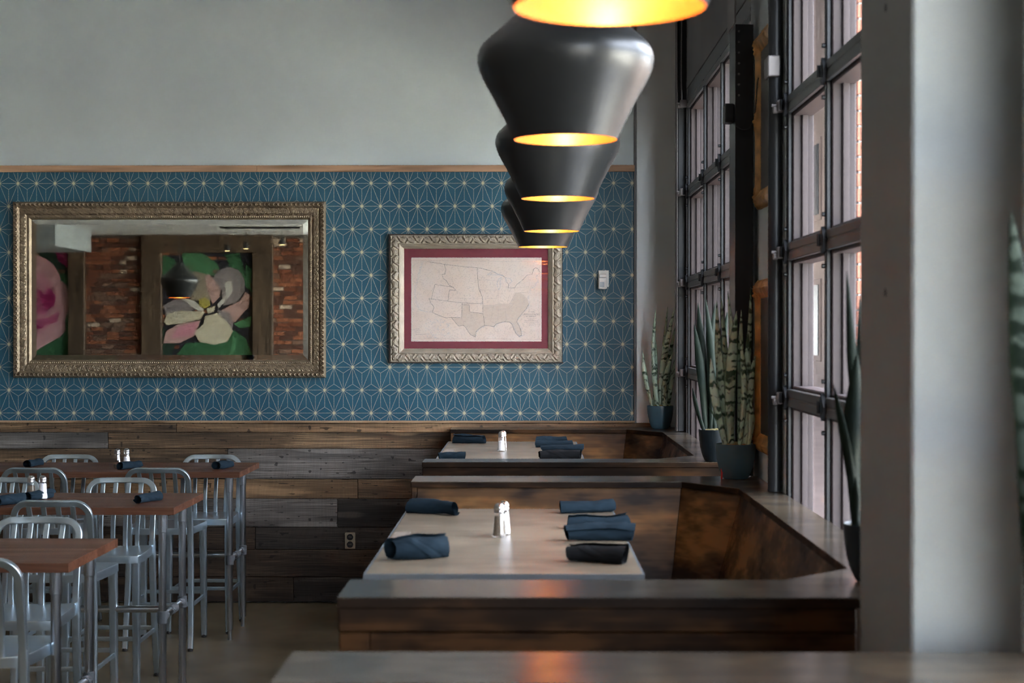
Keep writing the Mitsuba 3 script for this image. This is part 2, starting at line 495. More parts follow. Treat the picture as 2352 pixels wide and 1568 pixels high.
# back wall: painted above, wallpaper panel between two trims, reclaimed planks below
w = struct('wall_back', 'back wall, grey paint over blue geometric wallpaper over reclaimed planks', 'wall')
put(w, 'plaster', plain_box(X_LEFT - 0.2, X_WIN + 0.25, D_BACK + 0.02, D_BACK + 0.2, 0, Z_CEIL), 'paint', label='grey painted plaster')
put(w, 'upper_panel', plain_box(X_LEFT, 0.700, D_BACK, D_BACK + 0.02, 2.80, Z_CEIL), 'paint')
put(w, 'wallpaper', plain_box(X_LEFT, 0.695, D_BACK, D_BACK + 0.02, 1.175, 2.80), 'wallpaper', label='blue wallpaper with gold hemp-leaf lines')
rng = random.Random(5)
ROWS = [  # z top, z bottom, joints (x), materials between the joints
    (1.164, 1.1035, [-2.255, 1.2], ['barn_brown', 'barn_tan']),
    (1.1015, 0.999, [-2.695, -0.3], ['barn_gray', 'barn_brown', 'barn_gray']),
    (0.997, 0.803, [-1.923], ['barn_brown', 'barn_gray']),
    (0.801, 0.676, [-1.084], ['barn_tan', 'barn_brown']),
    (0.674, 0.493, [-1.216], ['barn_gray', 'barn_dark_shade']),
    (0.491, 0.348, [-1.746, -0.2], ['barn_brown_shade', 'barn_dark_shade', 'barn_brown_shade']),  # from here down the boards are darkened as shade behind the booths
    (0.346, 0.172, [-2.4, -0.9], ['barn_dark_shade', 'barn_brown_shade', 'barn_dark_shade']),
    (0.170, 0.010, [-1.5], ['barn_brown_shade', 'barn_dark_shade']),
]
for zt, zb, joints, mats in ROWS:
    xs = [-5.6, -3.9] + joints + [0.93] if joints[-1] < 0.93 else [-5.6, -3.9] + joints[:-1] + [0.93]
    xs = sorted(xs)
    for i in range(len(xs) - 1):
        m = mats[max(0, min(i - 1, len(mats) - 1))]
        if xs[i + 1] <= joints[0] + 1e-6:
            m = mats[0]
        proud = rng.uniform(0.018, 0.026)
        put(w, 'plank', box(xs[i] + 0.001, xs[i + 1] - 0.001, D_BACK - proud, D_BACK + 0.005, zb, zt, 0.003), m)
put(w, 'daylit_end_strip', box(0.712, X_WIN - 0.001, D_BACK - 0.004, D_BACK + 0.02, 1.0, Z_CEIL - 0.001, 0.003), 'paint_daylit', label='strip of wall beside the wallpaper, its grey paint lightened as if daylit')  # same paint as the wall, brightened to look lit
w = struct('trim_1', 'rough sawn wood strip above the blue wallpaper', 'trim')
for a, b in ((-5.6, -1.735), (-1.733, 0.70)):
    put(w, 'board', box(a, b, D_BACK - 0.022, D_BACK, 2.781, 2.823, 0.002), 'trim_wood')
w = struct('trim_2', 'thin wood cap strip under the blue wallpaper', 'trim')
for a, b in ((-5.6, -2.1), (-2.098, 0.70)):
    put(w, 'board', box(a, b, D_BACK - 0.035, D_BACK, 1.165, 1.178, 0.002), 'cap_wood')
w = struct('trim_3', 'dark corner strip where the wallpaper ends', 'trim')
put(w, None, box(0.695, 0.712, D_BACK - 0.012, D_BACK + 0.02, 1.13, Z_CEIL, 0.002), 'paint_dark')

w = struct('wall_left', 'left wall of the dining room', 'wall')
put(w, None, plain_box(X_LEFT - 0.2, X_LEFT, Y_REAR, D_BACK, 0, Z_CEIL), 'oak_dark')

# window wall with four garage-door openings
Z_SILL, Z_HEAD, X_OUT = 0.93, 3.24, X_WIN + 0.094
w = struct('wall_right', 'grey window wall with garage door openings', 'wall')
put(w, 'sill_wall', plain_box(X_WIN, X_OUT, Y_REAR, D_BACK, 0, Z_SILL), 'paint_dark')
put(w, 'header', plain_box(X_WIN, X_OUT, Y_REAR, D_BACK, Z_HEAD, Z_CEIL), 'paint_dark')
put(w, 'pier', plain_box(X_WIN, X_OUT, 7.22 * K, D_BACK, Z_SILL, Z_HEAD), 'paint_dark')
put(w, 'pier', plain_box(X_WIN, X_OUT, 4.47 * K, 5.16 * K, Z_SILL, Z_HEAD), 'paint')
put(w, 'pier', plain_box(X_WIN, X_OUT, 2.24 * K, 2.72 * K, Z_SILL, Z_HEAD), 'paint')
put(w, 'pier', plain_box(X_WIN, X_OUT, -1.2 * K, -0.9 * K, Z_SILL, Z_HEAD), 'paint')
put(w, 'pier', plain_box(X_WIN, X_OUT, Y_REAR, -3.6 * K, Z_SILL, Z_HEAD), 'paint')
col = put(w, 'column', box(0.766, X_WIN + 0.05, 2.34 * K, 2.70 * K, 0, Z_CEIL, 0.006), 'paint_column', label='grey painted column beside the near booth')
for z in (1.834, 2.44):
    put(w, 'screw', cyl((0.7655, 2.51 * K, z), (0.768, 2.51 * K, z), 0.010, 10), 'black_metal')


def garage_door(name, label, d0, d1, stiles):
    """Glazed sectional door in the window wall: dark inner caps, pale outer frame, single panes."""
    w = struct(name, label, 'garage door')
    x0, xm, x1, xg = X_WIN - 0.002, X_WIN + 0.016, X_WIN + 0.095, X_WIN + 0.060
    rails = [0.985, 1.502, 2.052, 2.606, 3.145]
    for z in rails:
        r = put(w, 'rail', cat(box(x0, xm, d0, d1, z - 0.033, z - 0.002, 0.003), box(x0, xm, d0, d1, z + 0.002, z + 0.033, 0.003), box(x0 + 0.003, xm, d0, d1, z - 0.03, z + 0.03, 0.002)), 'door_rail', label='dark grey rail')
        put(r, 'outer_frame', box(xm, x1, d0, d1, z - 0.045, z + 0.045, 0.004), 'door_frame')
    put(w, 'top_panel', box(X_WIN + 0.004, x1 - 0.02, d0, d1, 3.178, Z_HEAD - 0.001, 0.003), 'door_rail')
    for s in stiles:
        m = put(w, 'stile', box(x0 + 0.002, xm, s - 0.019, s + 0.019, 0.96, 3.16, 0.003), 'black_metal', label='dark inner strip')
        put(m, 'outer_frame', cat(box(xm, x1, s - 0.034, s + 0.034, 0.96, 3.16, 0.004), box(xg - 0.012, xg + 0.012, s - 0.046, s + 0.046, 0.96, 3.16, 0.003)), 'door_frame')
        for z in rails[1:4]:
            o = 0.045
            dia = Polygon([(-0.046, 0), (0, -o), (0.046, 0), (0, o)])
            v, f = extrude(dia, 0, 0.012)
            v = np.stack([x0 - v[:, 2], v[:, 0] + s, v[:, 1] + z], 1)
            h = put(w, 'hinge', cat((v, f[:, ::-1]), cyl((x0 - 0.02, s, z - 0.02), (x0 - 0.02, s, z + 0.02), 0.006, 8)), 'black_metal')
            for dz in (-0.085, 0.085):
                put(h, 'bolt', cyl((x0 - 0.010, s, z + dz), (x0 + 0.004, s, z + dz), 0.008, 8), 'black_metal')
    for a, b in zip(stiles[:-1], stiles[1:]):
        for z0, z1 in zip(rails[:-1], rails[1:]):
            lo, hi = min(a, b), max(a, b)
            put(w, 'pane', (np.array([[xg, lo, z0], [xg, hi, z0], [xg, hi, z1], [xg, lo, z1]]), np.array([[0, 1, 2], [0, 2, 3]])), 'pane')
    return w


doors = [
    ('door_1', 'far glazed garage door near the back wall', 5.17, 7.21, [7.17, 6.53, 5.96, 5.40]),
    ('door_2', 'near glazed garage door beside the grey column', 2.73, 4.46, [4.44, 3.875, 3.30, 2.76]),
    ('door_3', 'glazed garage door behind the near column', -0.89, 2.23, [2.20, 1.47, 0.68, -0.11, -0.86]),
    ('door_4', 'glazed garage door furthest from the back wall', -3.59, -1.21, [-1.24, -1.82, -2.40, -2.98, -3.56])]
for dn, dl, a, b, st in doors:
    garage_door(dn, dl, a * K, b * K, [q * K for q in st])


def track(parent, y0, y1, x0, x1, z0, z1, lip=True):
    return put(parent, 'track', cat(box(x0, x0 + 0.006, y0, y1, z0, z1, 0.002), box(x0, x1, y0, y0 + 0.006, z0, z1, 0.002), box(x0, x1, y1 - 0.006, y1, z0, z1, 0.002)), 'black_metal', label='black steel door track')


# tracks, rollers and brackets of the two doors in view
trk = track('door_1', 7.225 * K, 7.275 * K, 0.935, 0.984, 1.14, 4.0)
put(trk, 'angle', box(0.925, 0.931, 7.22 * K, 7.30 * K, 1.14, 4.0, 0.002), 'galv')
trk = track('door_1', 4.98 * K, 5.12 * K, 0.885, 0.962, 1.14, 3.05)
put(trk, 'angle', box(0.878, 0.884, 4.96 * K, 5.14 * K, 3.05, 4.1, 0.002), 'galv')
for z in np.arange(2.75, 3.05, 0.045):
    put(trk, 'bolt', cyl((0.90, 4.98 * K - 0.003, z), (0.90, 4.98 * K + 0.003, z), 0.005, 8), 'galv')
sb = put('door_1', 'sensor_box', box(0.845, 0.884, 5.0 * K, 5.06 * K, 2.64, 2.72, 0.004), 'black_metal')
p = smooth_path([(0.885, 4.975 * K, 2.62), (0.93, 4.95 * K, 2.60), (0.955, 4.9 * K, 2.68), (0.962, 4.87 * K, 2.80)], 16)
put('door_1', 'cable', tube(p, circ(0.003, 6)), 'black_cord')
tp = lathe([(0.0001, 1.14), (0.028, 1.14), (0.028, 4.1), (0.0001, 4.1)], 20)
trk = put('door_2', 'track', move(tp, 0.954, 4.505 * K), 'black_metal', smooth=40, label='black tubular door track')
put(trk, 'strap', box(0.918, 0.965, 4.47 * K, 4.545 * K, 2.72, 2.80, 0.004), 'galv', label='pale metal strap')
for dn, y, zs, xo in (('door_1', 7.19 * K, (1.502, 2.052, 2.606, 3.145), 0.94), ('door_2', 4.46 * K, (1.502, 2.052, 2.606), 0.95)):
    for z in zs:
        v = cat(cyl((xo - 0.02, y, z), (X_WIN, y, z), 0.006, 8), cyl((xo - 0.012, y + 0.012, z - 0.012), (xo + 0.006, y + 0.012, z - 0.012), 0.017, 14), box(xo, X_WIN, y - 0.02, y + 0.02, z - 0.025, z + 0.02, 0.004))
        put(dn, 'roller', v, 'galv', smooth=40)
p = smooth_path([(0.955, 7.22 * K, 3.12), (0.95, 7.20 * K, 3.4), (0.96, 7.2 * K, 3.9)], 12)
put('door_1', 'lift_cable', tube(p, circ(0.004, 6)), 'galv')

# wall behind the camera: brick with two framed flower murals (seen in the mirror)
w = struct('wall_front', 'brick wall opposite the wallpaper wall', 'wall')
put(w, 'mortar_bed', plain_box(X_LEFT, X_WIN, Y_REAR - 0.2, Y_REAR, 0, Z_LOW), 'mortar')
rng = random.Random(11)
bricks = {i: [] for i in range(len(BRICKS))}
z, row = 0.9, 0
while z < Z_LOW - 0.06:
    x = -8.85 + (0.1 if row % 2 else 0)
    while x < -3.0:
        L = rng.choice((0.2, 0.2, 0.19, 0.11))
        c = rng.choices(range(5), (3, 3, 3, 0.8, 2.5))[0]
        pr = rng.uniform(0.008, 0.022)
        jz = rng.uniform(-0.003, 0.003)
        bricks[c].append(box(x, x + L, Y_REAR, Y_REAR + pr, z + jz, z + 0.06 + jz, 0.004))
        x += L + 0.012
    z += 0.072
    row += 1
for c, ms in bricks.items():
    put(w, 'brick_field', cat(*ms), 'brick_%d' % c, kind='stuff', label='worn bricks of one tone')

# outside: pavement, alley building, brick corner by the near door
w = struct('ground', 'pavement outside the garage doors', 'pavement')
put(w, 'paving', plain_box(X_OUT, 40, -40, 6, -0.3, -0.12), 'asphalt', label='pale paving')
put(w, 'road', plain_box(X_OUT, 40, 6, 180, -0.3, -0.12), 'render_pink', label='darker alley')
w = struct('wall_outside', 'building across the alley', 'building')
put(w, 'facade', plain_box(7.5, 9.0, 16, 180, -0.12, 24.0), 'render_pink')
for i in range(14):
    for zz in (1.0, 4.6):
        f = put(w, 'window', box(7.46, 7.52, 18 + i * 6, 20.4 + i * 6, zz, zz + 2.1, 0.01), 'render_pink')
        put(f, 'window_pane', plain_box(7.43, 7.445, 18.2 + i * 6, 20.2 + i * 6, zz + 0.15, zz + 1.95), 'black_metal')
w = struct('wall_added_storey', 'upper storey added out of view to shade the alley and facade', 'building')
put(w, None, plain_box(X_LEFT - 0.2, X_WIN + 0.24, 12.5, 180, Z_CEIL + 0.2, 24), 'render_pink')  # unseen mass, added to keep sun off the alley and facade
w = struct('wall_brick_corner', 'red brick corner outside the near garage door', 'brick pier')
put(w, 'core', plain_box(1.64, 2.2, 5.8 * K + 0.01, 5.8 * K + 0.4, -0.12, 4.2), 'mortar_light')
for r in range(57):
    zz = -0.1 + r * 0.0755
    for x0, x1 in (((1.632, 1.83), (1.84, 2.04)) if r % 2 else ((1.632, 1.73), (1.74, 1.94))):
        put(w, 'brick', box(x0, x1, 5.8 * K, 5.8 * K + 0.1, zz, zz + 0.064, 0.003), 'brick_red')

# ------------------------------------------------------------------ booths
ZT, ZTH = 1.1375, 0.024


def booth(label, y0f, y0b, y1f, y1b, xl0, xl1, ch=0.2, xend=None):
    y0f, y0b, y1f, y1b = y0f * K, y0b * K, y1f * K, y1b * K
    cy = ch * K
    t = thing('dining_booth', label, 'booth', 'U-shaped wooden booths along the windows')
    xin, xout = 0.833, X_WIN - 0.004
    xe = xout if xend is None else xend
    if xend is None:
        top = Polygon([(xl0, y0f), (xout, y0f), (xout, y1b), (xl1, y1b), (xl1, y1f), (xin - ch, y1f), (xin, y1f - cy), (xin, y0b + cy * 0.75), (xin - ch, y0b), (xl0, y0b)])
    else:   # the near divider stops at the column
        top = Polygon([(xl0, y0f), (xend, y0f), (xout, y0f + 0.004), (xout, y1b), (xl1, y1b), (xl1, y1f), (xin - ch, y1f), (xin, y1f - cy), (xin, y0b + cy * 0.72), (xin - ch, y0b), (xl0, y0b)])
    top = top.buffer(-0.004, join_style=2).buffer(0.004, join_style=1, quad_segs=3)
    put(t, 'ledge_board', extrude(top, ZT - ZTH, ZT - 0.0025), 'booth_dark', label='dark stained edge of the ledge')
    put(t, 'ledge_top', extrude(top.buffer(-0.0015), ZT - 0.0025, ZT), 'ledge_top', label='glossy ledge top')
    # near divider: fascia beam, body panel, end post
    for (ya, yb, xl, outer_y, sgn) in ((y0f, y0b, xl0, y0f, 1), (y1f, y1b, xl1, y1b, -1)):
        yi = outer_y + sgn * 0.004
        fa = sorted((yi, yi + sgn * 0.03))
        put(t, 'fascia', box(xl + 0.002, xout if sgn < 0 else xe, fa[0], fa[1], ZT - 0.082, ZT - ZTH, 0.004), 'booth_dark')
        fb = sorted((yi + sgn * 0.008, yi + sgn * 0.03))
        put(t, 'back_panel', box(xl + 0.075, xout if sgn < 0 else xe, fb[0], fb[1], 0.0, ZT - 0.083, 0.002), 'booth_dark')
        put(t, 'end_post', box(xl + 0.004, xl + 0.074, fb[0] - 0.003 * sgn if sgn > 0 else fb[0], fb[1], 0.0, ZT - 0.083, 0.003), 'booth_dark')
        fe = sorted((outer_y + sgn * 0.03, outer_y + sgn * abs(yb - ya)))
        put(t, 'end_panel', box(xl + 0.003, xl + 0.025, fe[0] + 0.001, fe[1] - 0.004, 0.0, ZT - ZTH, 0.003), 'booth_stain')
    # reclined seat backs: lofted between the ledge line and a lower line moved inwards
    rec, ry, zb, zt = 0.13, 0.13 * K, 0.62, ZT - ZTH
    tops = [(xl0 + 0.026, y0b - 0.012), (xin - ch, y0b - 0.012), (xin + 0.012, y0b + cy * 0.75), (xin + 0.012, y1f - cy), (xin - ch, y1f + 0.012), (xl1 + 0.026, y1f + 0.012)]
    bots = [(xl0 + 0.026, y0b + ry), (xin - ch - rec * 0.55, y0b + ry), (xin - rec, y0b + cy * 0.75 + ry * 0.4), (xin - rec, y1f - cy - ry * 0.4), (xin - ch - rec * 0.55, y1f - ry), (xl1 + 0.026, y1f - ry)]
    segs = []
    for i in range(5):
        n = {0: 1, 1: 1, 2: 2, 3: 1, 4: 1}[i]
        for k in range(n):
            a, b = k / n, (k + 1) / n
            lerp = lambda P, s: np.array(P[i]) * (1 - s) + np.array(P[i + 1]) * s
            segs.append((lerp(tops, a), lerp(tops, b), lerp(bots, a), lerp(bots, b)))
    for ta, tb, ba, bb in segs:
        g = (tb - ta) / np.linalg.norm(tb - ta) * 0.0015
        ta, tb, ba, bb = ta + g, tb - g, ba + g, bb - g
        nrm = np.array([-(tb - ta)[1], (tb - ta)[0]])
        nrm = nrm / np.linalg.norm(nrm)
        if np.dot(nrm, np.array(ba) - ta) > 0:
            nrm = -nrm
        off = nrm * 0.016
        q = [(*ta, zt), (*tb, zt), (*bb, zb), (*ba, zb), (*(ta + off), zt), (*(tb + off), zt), (*(bb + off), zb), (*(ba + off), zb)]
        v = np.array(q)
        m = trimesh.Trimesh(v, trimesh.convex.convex_hull(v).faces, process=False) if False else trimesh.convex.convex_hull(v)
        put(t, 'backrest_panel', (np.array(m.vertices), np.array(m.faces)), 'booth_stain')
    # bench seat (U) and its front
    sd = 0.46
    inner = [(xl0 + 0.03, y0b + ry + sd - 0.12), (xin - sd, y0b + ry + sd - 0.12), (xin - sd, y1f - ry - sd + 0.12), (xl1 + 0.03, y1f - ry - sd + 0.12)]
    seat = Polygon([(xl0 + 0.03, y0b - 0.01), (xin, y0b - 0.01), (xin, y1f + 0.01), (xl1 + 0.03, y1f + 0.01)] + inner[::-1])
    put(t, 'bench_seat', extrude(seat.buffer(0), 0.58, 0.62), 'booth_stain')
    base = [(x - 0.03 if i in (1, 2) else x, y + (-0.03 if i < 2 else 0.03)) for i, (x, y) in enumerate(inner)]
    base = [(xl0 + 0.03, inner[0][1] - 0.03), (inner[1][0] + 0.03, inner[1][1] - 0.03), (inner[2][0] + 0.03, inner[2][1] + 0.03), (xl1 + 0.03, inner[3][1] + 0.03)]
    kick = Polygon([(xl0 + 0.03, y0b - 0.005), (xin, y0b - 0.005), (xin, y1f + 0.005), (xl1 + 0.03, y1f + 0.005)] + base[::-1]).buffer(0)
    put(t, 'bench_base', extrude(kick, 0.0, 0.58), 'booth_dark')
    return t


booth('wooden booth in the middle, between two ledges, with five rolled napkins on its table', 2.711, 2.907, 4.81, 5.00, -0.437, -0.472, xend=0.764, ch=0.196)
booth('wooden booth farthest away, against the plank wall', 5.53, 5.68, 7.40, 7.552, -0.490, -0.478, ch=0.2)
booth('nearest wooden booth, only its ledge showing along the bottom of the picture', 0.12, 0.32, 2.045, 2.25, -0.44, -0.448, ch=0.2)
# dark block that closes the gap between the two far booths at the window
k = thing('filler_block', 'dark wooden block closing the gap between the two farther booths, behind the blue pot', 'block')
put(k, None, box(0.80, X_WIN - 0.024, 5.0 * K + 0.004, 5.16 * K, 0.0, 1.09, 0.004), 'booth_dark')


def booth_table(label, x0, x1, y0, y1, zt=1.08):
    y0, y1 = y0 * K, y1 * K
    t = thing('booth_table', label, 'table', 'booth tables')
    put(t, 'top', box(x0 + 0.006, x1 - 0.006, y0 + 0.006, y1 - 0.006, zt - 0.026, zt, 0.002), 'table_stain', label='grey brown stained top')
    e = Polygon([(x0, y0), (x1, y0), (x1, y1), (x0, y1)], [[(x0 + 0.0055, y0 + 0.0055), (x1 - 0.0055, y0 + 0.0055), (x1 - 0.0055, y1 - 0.0055), (x0 + 0.0055, y1 - 0.0055)]])
    put(t, 'edge_band', extrude(e, zt - 0.028, zt - 0.001), 'edge_metal', label='blue grey metal edge band')
    xc, yc = (x0 + x1) / 2, (y0 + y1) / 2
    put(t, 'pedestal', cyl((xc, yc, 0.03), (xc, yc, zt - 0.03), 0.045, 20), 'black_metal', smooth=40)
    put(t, 'base', lathe([(0.001, 0), (0.3, 0), (0.3, 0.015), (0.06, 0.04), (0.001, 0.04)], 32), 'black_metal', smooth=40, at=T().translate([xc, yc, 0]))
    return t


t1 = booth_table('grey brown table in the middle booth with a shaker pair at its centre', -0.451, 0.329, 3.254, 4.457)
t2 = booth_table('grey brown table in the far booth by the plank wall', -0.477, 0.309, 5.99, 7.19)
for (tb, x0, x1, y0, y1) in ((t1, -0.437, -0.385, 3.74, 3.93), (t2, -0.462, -0.405, 6.50, 6.69)):
    put(tb, 'inset_plate', box(x0, x1, y0 * K, y1 * K, 1.0795, 1.0815, 0.0005), 'plate_dull', label='dull inset plate')

# ------------------------------------------------------------------ bar tables
ZB = 0.965


def pipe_leg(x, y):
    return lathe([(0.0005, 0), (0.011, 0), (0.011, 0.055), (0.0175, 0.058), (0.0175, ZB - 0.125), (0.0205, ZB - 0.123), (0.0205, ZB - 0.034), (0.0005, ZB - 0.034)], 20)


def bar_table(label, xr, y0, y1, xl, seed):
    y0, y1 = y0 * K, y1 * K
    t = thing('bar_table', label, 'table', 'bar tables with butcher block tops')
    rng = random.Random(seed)
    n = 18
    for i in range(n):
        a, b = y0 + (y1 - y0) * i / n, y0 + (y1 - y0) * (i + 1) / n
        dz = rng.uniform(0, 0.0004)
        put(t, 'stave', box(xl, xr, a, b, ZB - 0.033, ZB - dz, 0.0006), 'butcher_%d' % rng.choice((0, 1, 1, 2)))
    zr = 0.455
    ya, yb = y0 + 0.085 * K, y1 - 0.085 * K
    ym = (ya + yb) / 2
    for x in (xl + 0.08, xr - 0.078):
        for y in (ya, yb):
            lg = put(t, 'leg', pipe_leg(x, y), 'steel_pipe', smooth=35, at=T().translate([x, y, 0]), share='pipe_leg')
            put(lg, 'collar', cyl((x, y, zr - 0.028), (x, y, zr + 0.028), 0.0225, 18), 'fitting', smooth=40)
        rl = put(t, 'end_rail', cyl((x, ya + 0.01, zr), (x, yb - 0.01, zr), 0.0165, 16), 'steel_pipe', smooth=40)
        put(rl, 'tee', cyl((x, ym - 0.045, zr), (x, ym + 0.045, zr), 0.0215, 16), 'fitting', smooth=40)
        for q in (ya + 0.04, yb - 0.04):
            put(rl, 'coupling', cyl((x, q - 0.025, zr), (x, q + 0.025, zr), 0.0205, 16), 'fitting', smooth=40)
    put(t, 'foot_rail', cyl((xl + 0.09, ym, zr), (xr - 0.09, ym, zr), 0.0165, 16), 'steel_pipe', smooth=40)
    return t


bar_table('butcher block bar table farthest back, closest to the plank wall', -1.605, 6.58, 7.06, -3.40, 1)
bar_table('butcher block bar table second from the plank wall', -1.573, 5.24, 5.72, -3.38, 2)
bar_table('nearest butcher block bar table at the bottom left', -1.553, 3.98, 4.46, -3.36, 3)

# ------------------------------------------------------------------ stools (local: front +y, origin on the floor)
SEAT, BACKT = 0.672, 1.005


def arch():
    pts = []
    hw, r, zt = 0.168, 0.064, BACKT - 0.0125
    lean = lambda z: -0.150 - 0.055 * ((z - SEAT) / (zt - SEAT)) ** 1.4 if z > SEAT else -0.150
    zs = np.linspace(SEAT - 0.03, zt - r, 12)
    for z in zs:
        pts.append((-hw, lean(z), z))
    for a in np.linspace(PI, PI / 2, 10)[1:]:
        pts.append((-hw + r + r * math.cos(a), lean(zt - r + r * math.sin(a)), zt - r + r * math.sin(a)))
    pts += [(x, lean(zt) + 0.012 * (1 - (x / (hw - r)) ** 2) * -1, zt) for x in np.linspace(-hw + r, hw - r, 8)[1:-1]]
    for a in np.linspace(PI / 2, 0, 10)[:-1]:
        pts.append((hw - r + r * math.cos(a), lean(zt - r + r * math.sin(a)), zt - r + r * math.sin(a)))
    for z in zs[::-1]:
        pts.append((hw, lean(z), z))
    return tube(pts, oval(0.0285, 0.019, 20, 6.0), (0, 1, 0))


def seat_mesh():
    n = 22
    u = np.linspace(-1, 1, n)
    U, V = np.meshgrid(u, u)
    # rounded trapezoid
    wd = 0.188 + 0.012 * V
    k = 6.0
    X = wd * U * (1 - 0.5 * (np.abs(V) ** k) * 0.16)
    Y = 0.165 * V * (1 - 0.5 * (np.abs(U) ** k) * 0.10) + 0.01
    dish = 0.014 * (1 - np.clip(np.abs(U) ** 2.5, 0, 1)) * (1 - np.clip(np.abs(V - (-0.15)) ** 3, 0, 1))
    Z = SEAT - dish - 0.008 * np.clip(V - 0.6, 0, 1) ** 1.0
    top = np.stack([X, Y, Z], -1).reshape(-1, 3)
    f = []
    idx = np.arange(n * n).reshape(n, n)
    for i in range(n - 1):
        for j in range(n - 1):
            f += [[idx[i, j], idx[i, j + 1], idx[i + 1, j + 1]], [idx[i, j], idx[i + 1, j + 1], idx[i + 1, j]]]
    rim = list(idx[0, :]) + list(idx[1:, -1]) + list(idx[-1, -2::-1]) + list(idx[-2:0:-1, 0])
    b0 = len(top)
    ring1 = top[rim] * [1.012, 1.012, 1] - [0, 0, 0.006]
    ring2 = top[rim] * [1.012, 1.012, 0] + [0, 0, SEAT - 0.040]
    m = len(rim)
    v = np.vstack([top, ring1, ring2, [[0, 0, SEAT - 0.040]]])
    for k in range(m):
        k2 = (k + 1) % m
        f += [[rim[k2], rim[k], b0 + k], [rim[k2], b0 + k, b0 + k2], [b0 + k2, b0 + k, b0 + m + k], [b0 + k2, b0 + m + k, b0 + m + k2], [b0 + m + k2, b0 + m + k, b0 + 2 * m]]
    return v, np.array(f)


def slat_mesh(x):
    zt = BACKT - 0.025
    p = []
    for z in np.linspace(SEAT - 0.01, zt, 14):
        s = (z - SEAT) / (zt - SEAT)
        p.append((x * (0.93 + 0.07 * s), -0.150 - 0.060 * max(s, 0) ** 1.4 - 0.018 * math.sin(PI * max(0, min(1, s))) * -0.6, z))
    return tube(p, oval(0.0225, 0.009, 16, 6), (0, 1, 0))


def leg_mesh(front, s):
    if front:
        p = smooth_path([(s * 0.170, 0.140, SEAT - 0.025), (s * 0.171, 0.146, 0.45), (s * 0.174, 0.152, 0.012)], 12)
        return tube(p, oval(0.040, 0.030, 20, 4.5), (0, 1, 0), scale=np.linspace(1.06, 0.8, 12))
    p = smooth_path([(s * 0.168, -0.150, SEAT + 0.02), (s * 0.170, -0.148, 0.55), (s * 0.175, -0.16, 0.3), (s * 0.180, -0.195, 0.012)], 16)
    return tube(p, oval(0.034, 0.022, 20, 5), (0, 1, 0), scale=np.linspace(1.0, 0.92, 16))


def rung(p0, p1, w=0.022, h=0.012):
    return tube([p0, (np.array(p0) + np.array(p1)) / 2, p1], oval(h, w, 12, 5), (0.01, 0.01, 1))


def stool(label, x, y, facing):
    """facing: 0 = looks away from the camera (front to +y), 180 = looks towards the camera. y is that of the rear feet."""
    t = thing('bar_stool', label, 'stool', 'brushed aluminium bar stools')
    at = T().translate([x, y * K + (0.234 if facing == 0 else -0.234), 0]).rotate([0, 0, 1], facing).scale([1, 1.2, 1])
    P = lambda n, mesh, m, key, sm=40: put(t, n, mesh, m, smooth=sm, at=at, share='stool_' + key)
    P('seat', seat_mesh, 'aluminium', 'seat', 35)
    P('back_frame', arch, 'aluminium', 'arch', 50)
    for i, sx in enumerate((-0.098, -0.033, 0.033, 0.098)):
        P('slat', lambda: slat_mesh(sx), 'aluminium', 'slat%d' % i)
    for fr in (True, False):
        for s in (-1, 1):
            lg = P('leg', lambda: leg_mesh(fr, s), 'aluminium', 'leg%d%d' % (fr, s))
            yy, xx = (0.152, s * 0.174) if fr else (-0.195, s * 0.180)
            put(lg, 'foot', lambda: cyl((xx, yy, 0), (xx, yy, 0.016), 0.0145, 14), 'rubber', smooth=40, at=at, share='stool_foot%d%d' % (fr, s))
    P('rung', lambda: rung((-0.172, 0.149, 0.262), (0.172, 0.149, 0.262)), 'aluminium', 'rung0')
    P('rung', lambda: rung((-0.174, -0.166, 0.250), (0.174, -0.166, 0.250)), 'aluminium', 'rung1')
    for s in (-1, 1):
        P('rung', lambda: rung((s * 0.173, 0.149, 0.240), (s * 0.174, -0.170, 0.240)), 'aluminium', 'rung%d' % (3 + s))
    return t


stool('stool on the wall side of the farthest bar table, right end', -1.90, 7.10, 180)
stool('stool on the wall side of the farthest bar table, left of the shakers', -2.765, 7.10, 180)
stool('right stool on the near side of the farthest bar table, back turned', -2.02, 6.43, 0)
stool('left stool on the near side of the farthest bar table, back turned', -2.70, 6.43, 0)
stool('stool on the wall side of the second bar table, right end', -2.06, 5.975, 180)
stool('stool on the wall side of the second bar table, behind the shakers', -2.655, 5.975, 180)
stool('stool on the near side of the second bar table, back turned', -2.10, 5.19, 0)
stool('stool on the wall side of the nearest bar table', -1.958, 4.70, 180)
stool('stool cut by the left picture edge at the nearest bar table', -1.84, 3.86, 0)

# ------------------------------------------------------------------ pendants


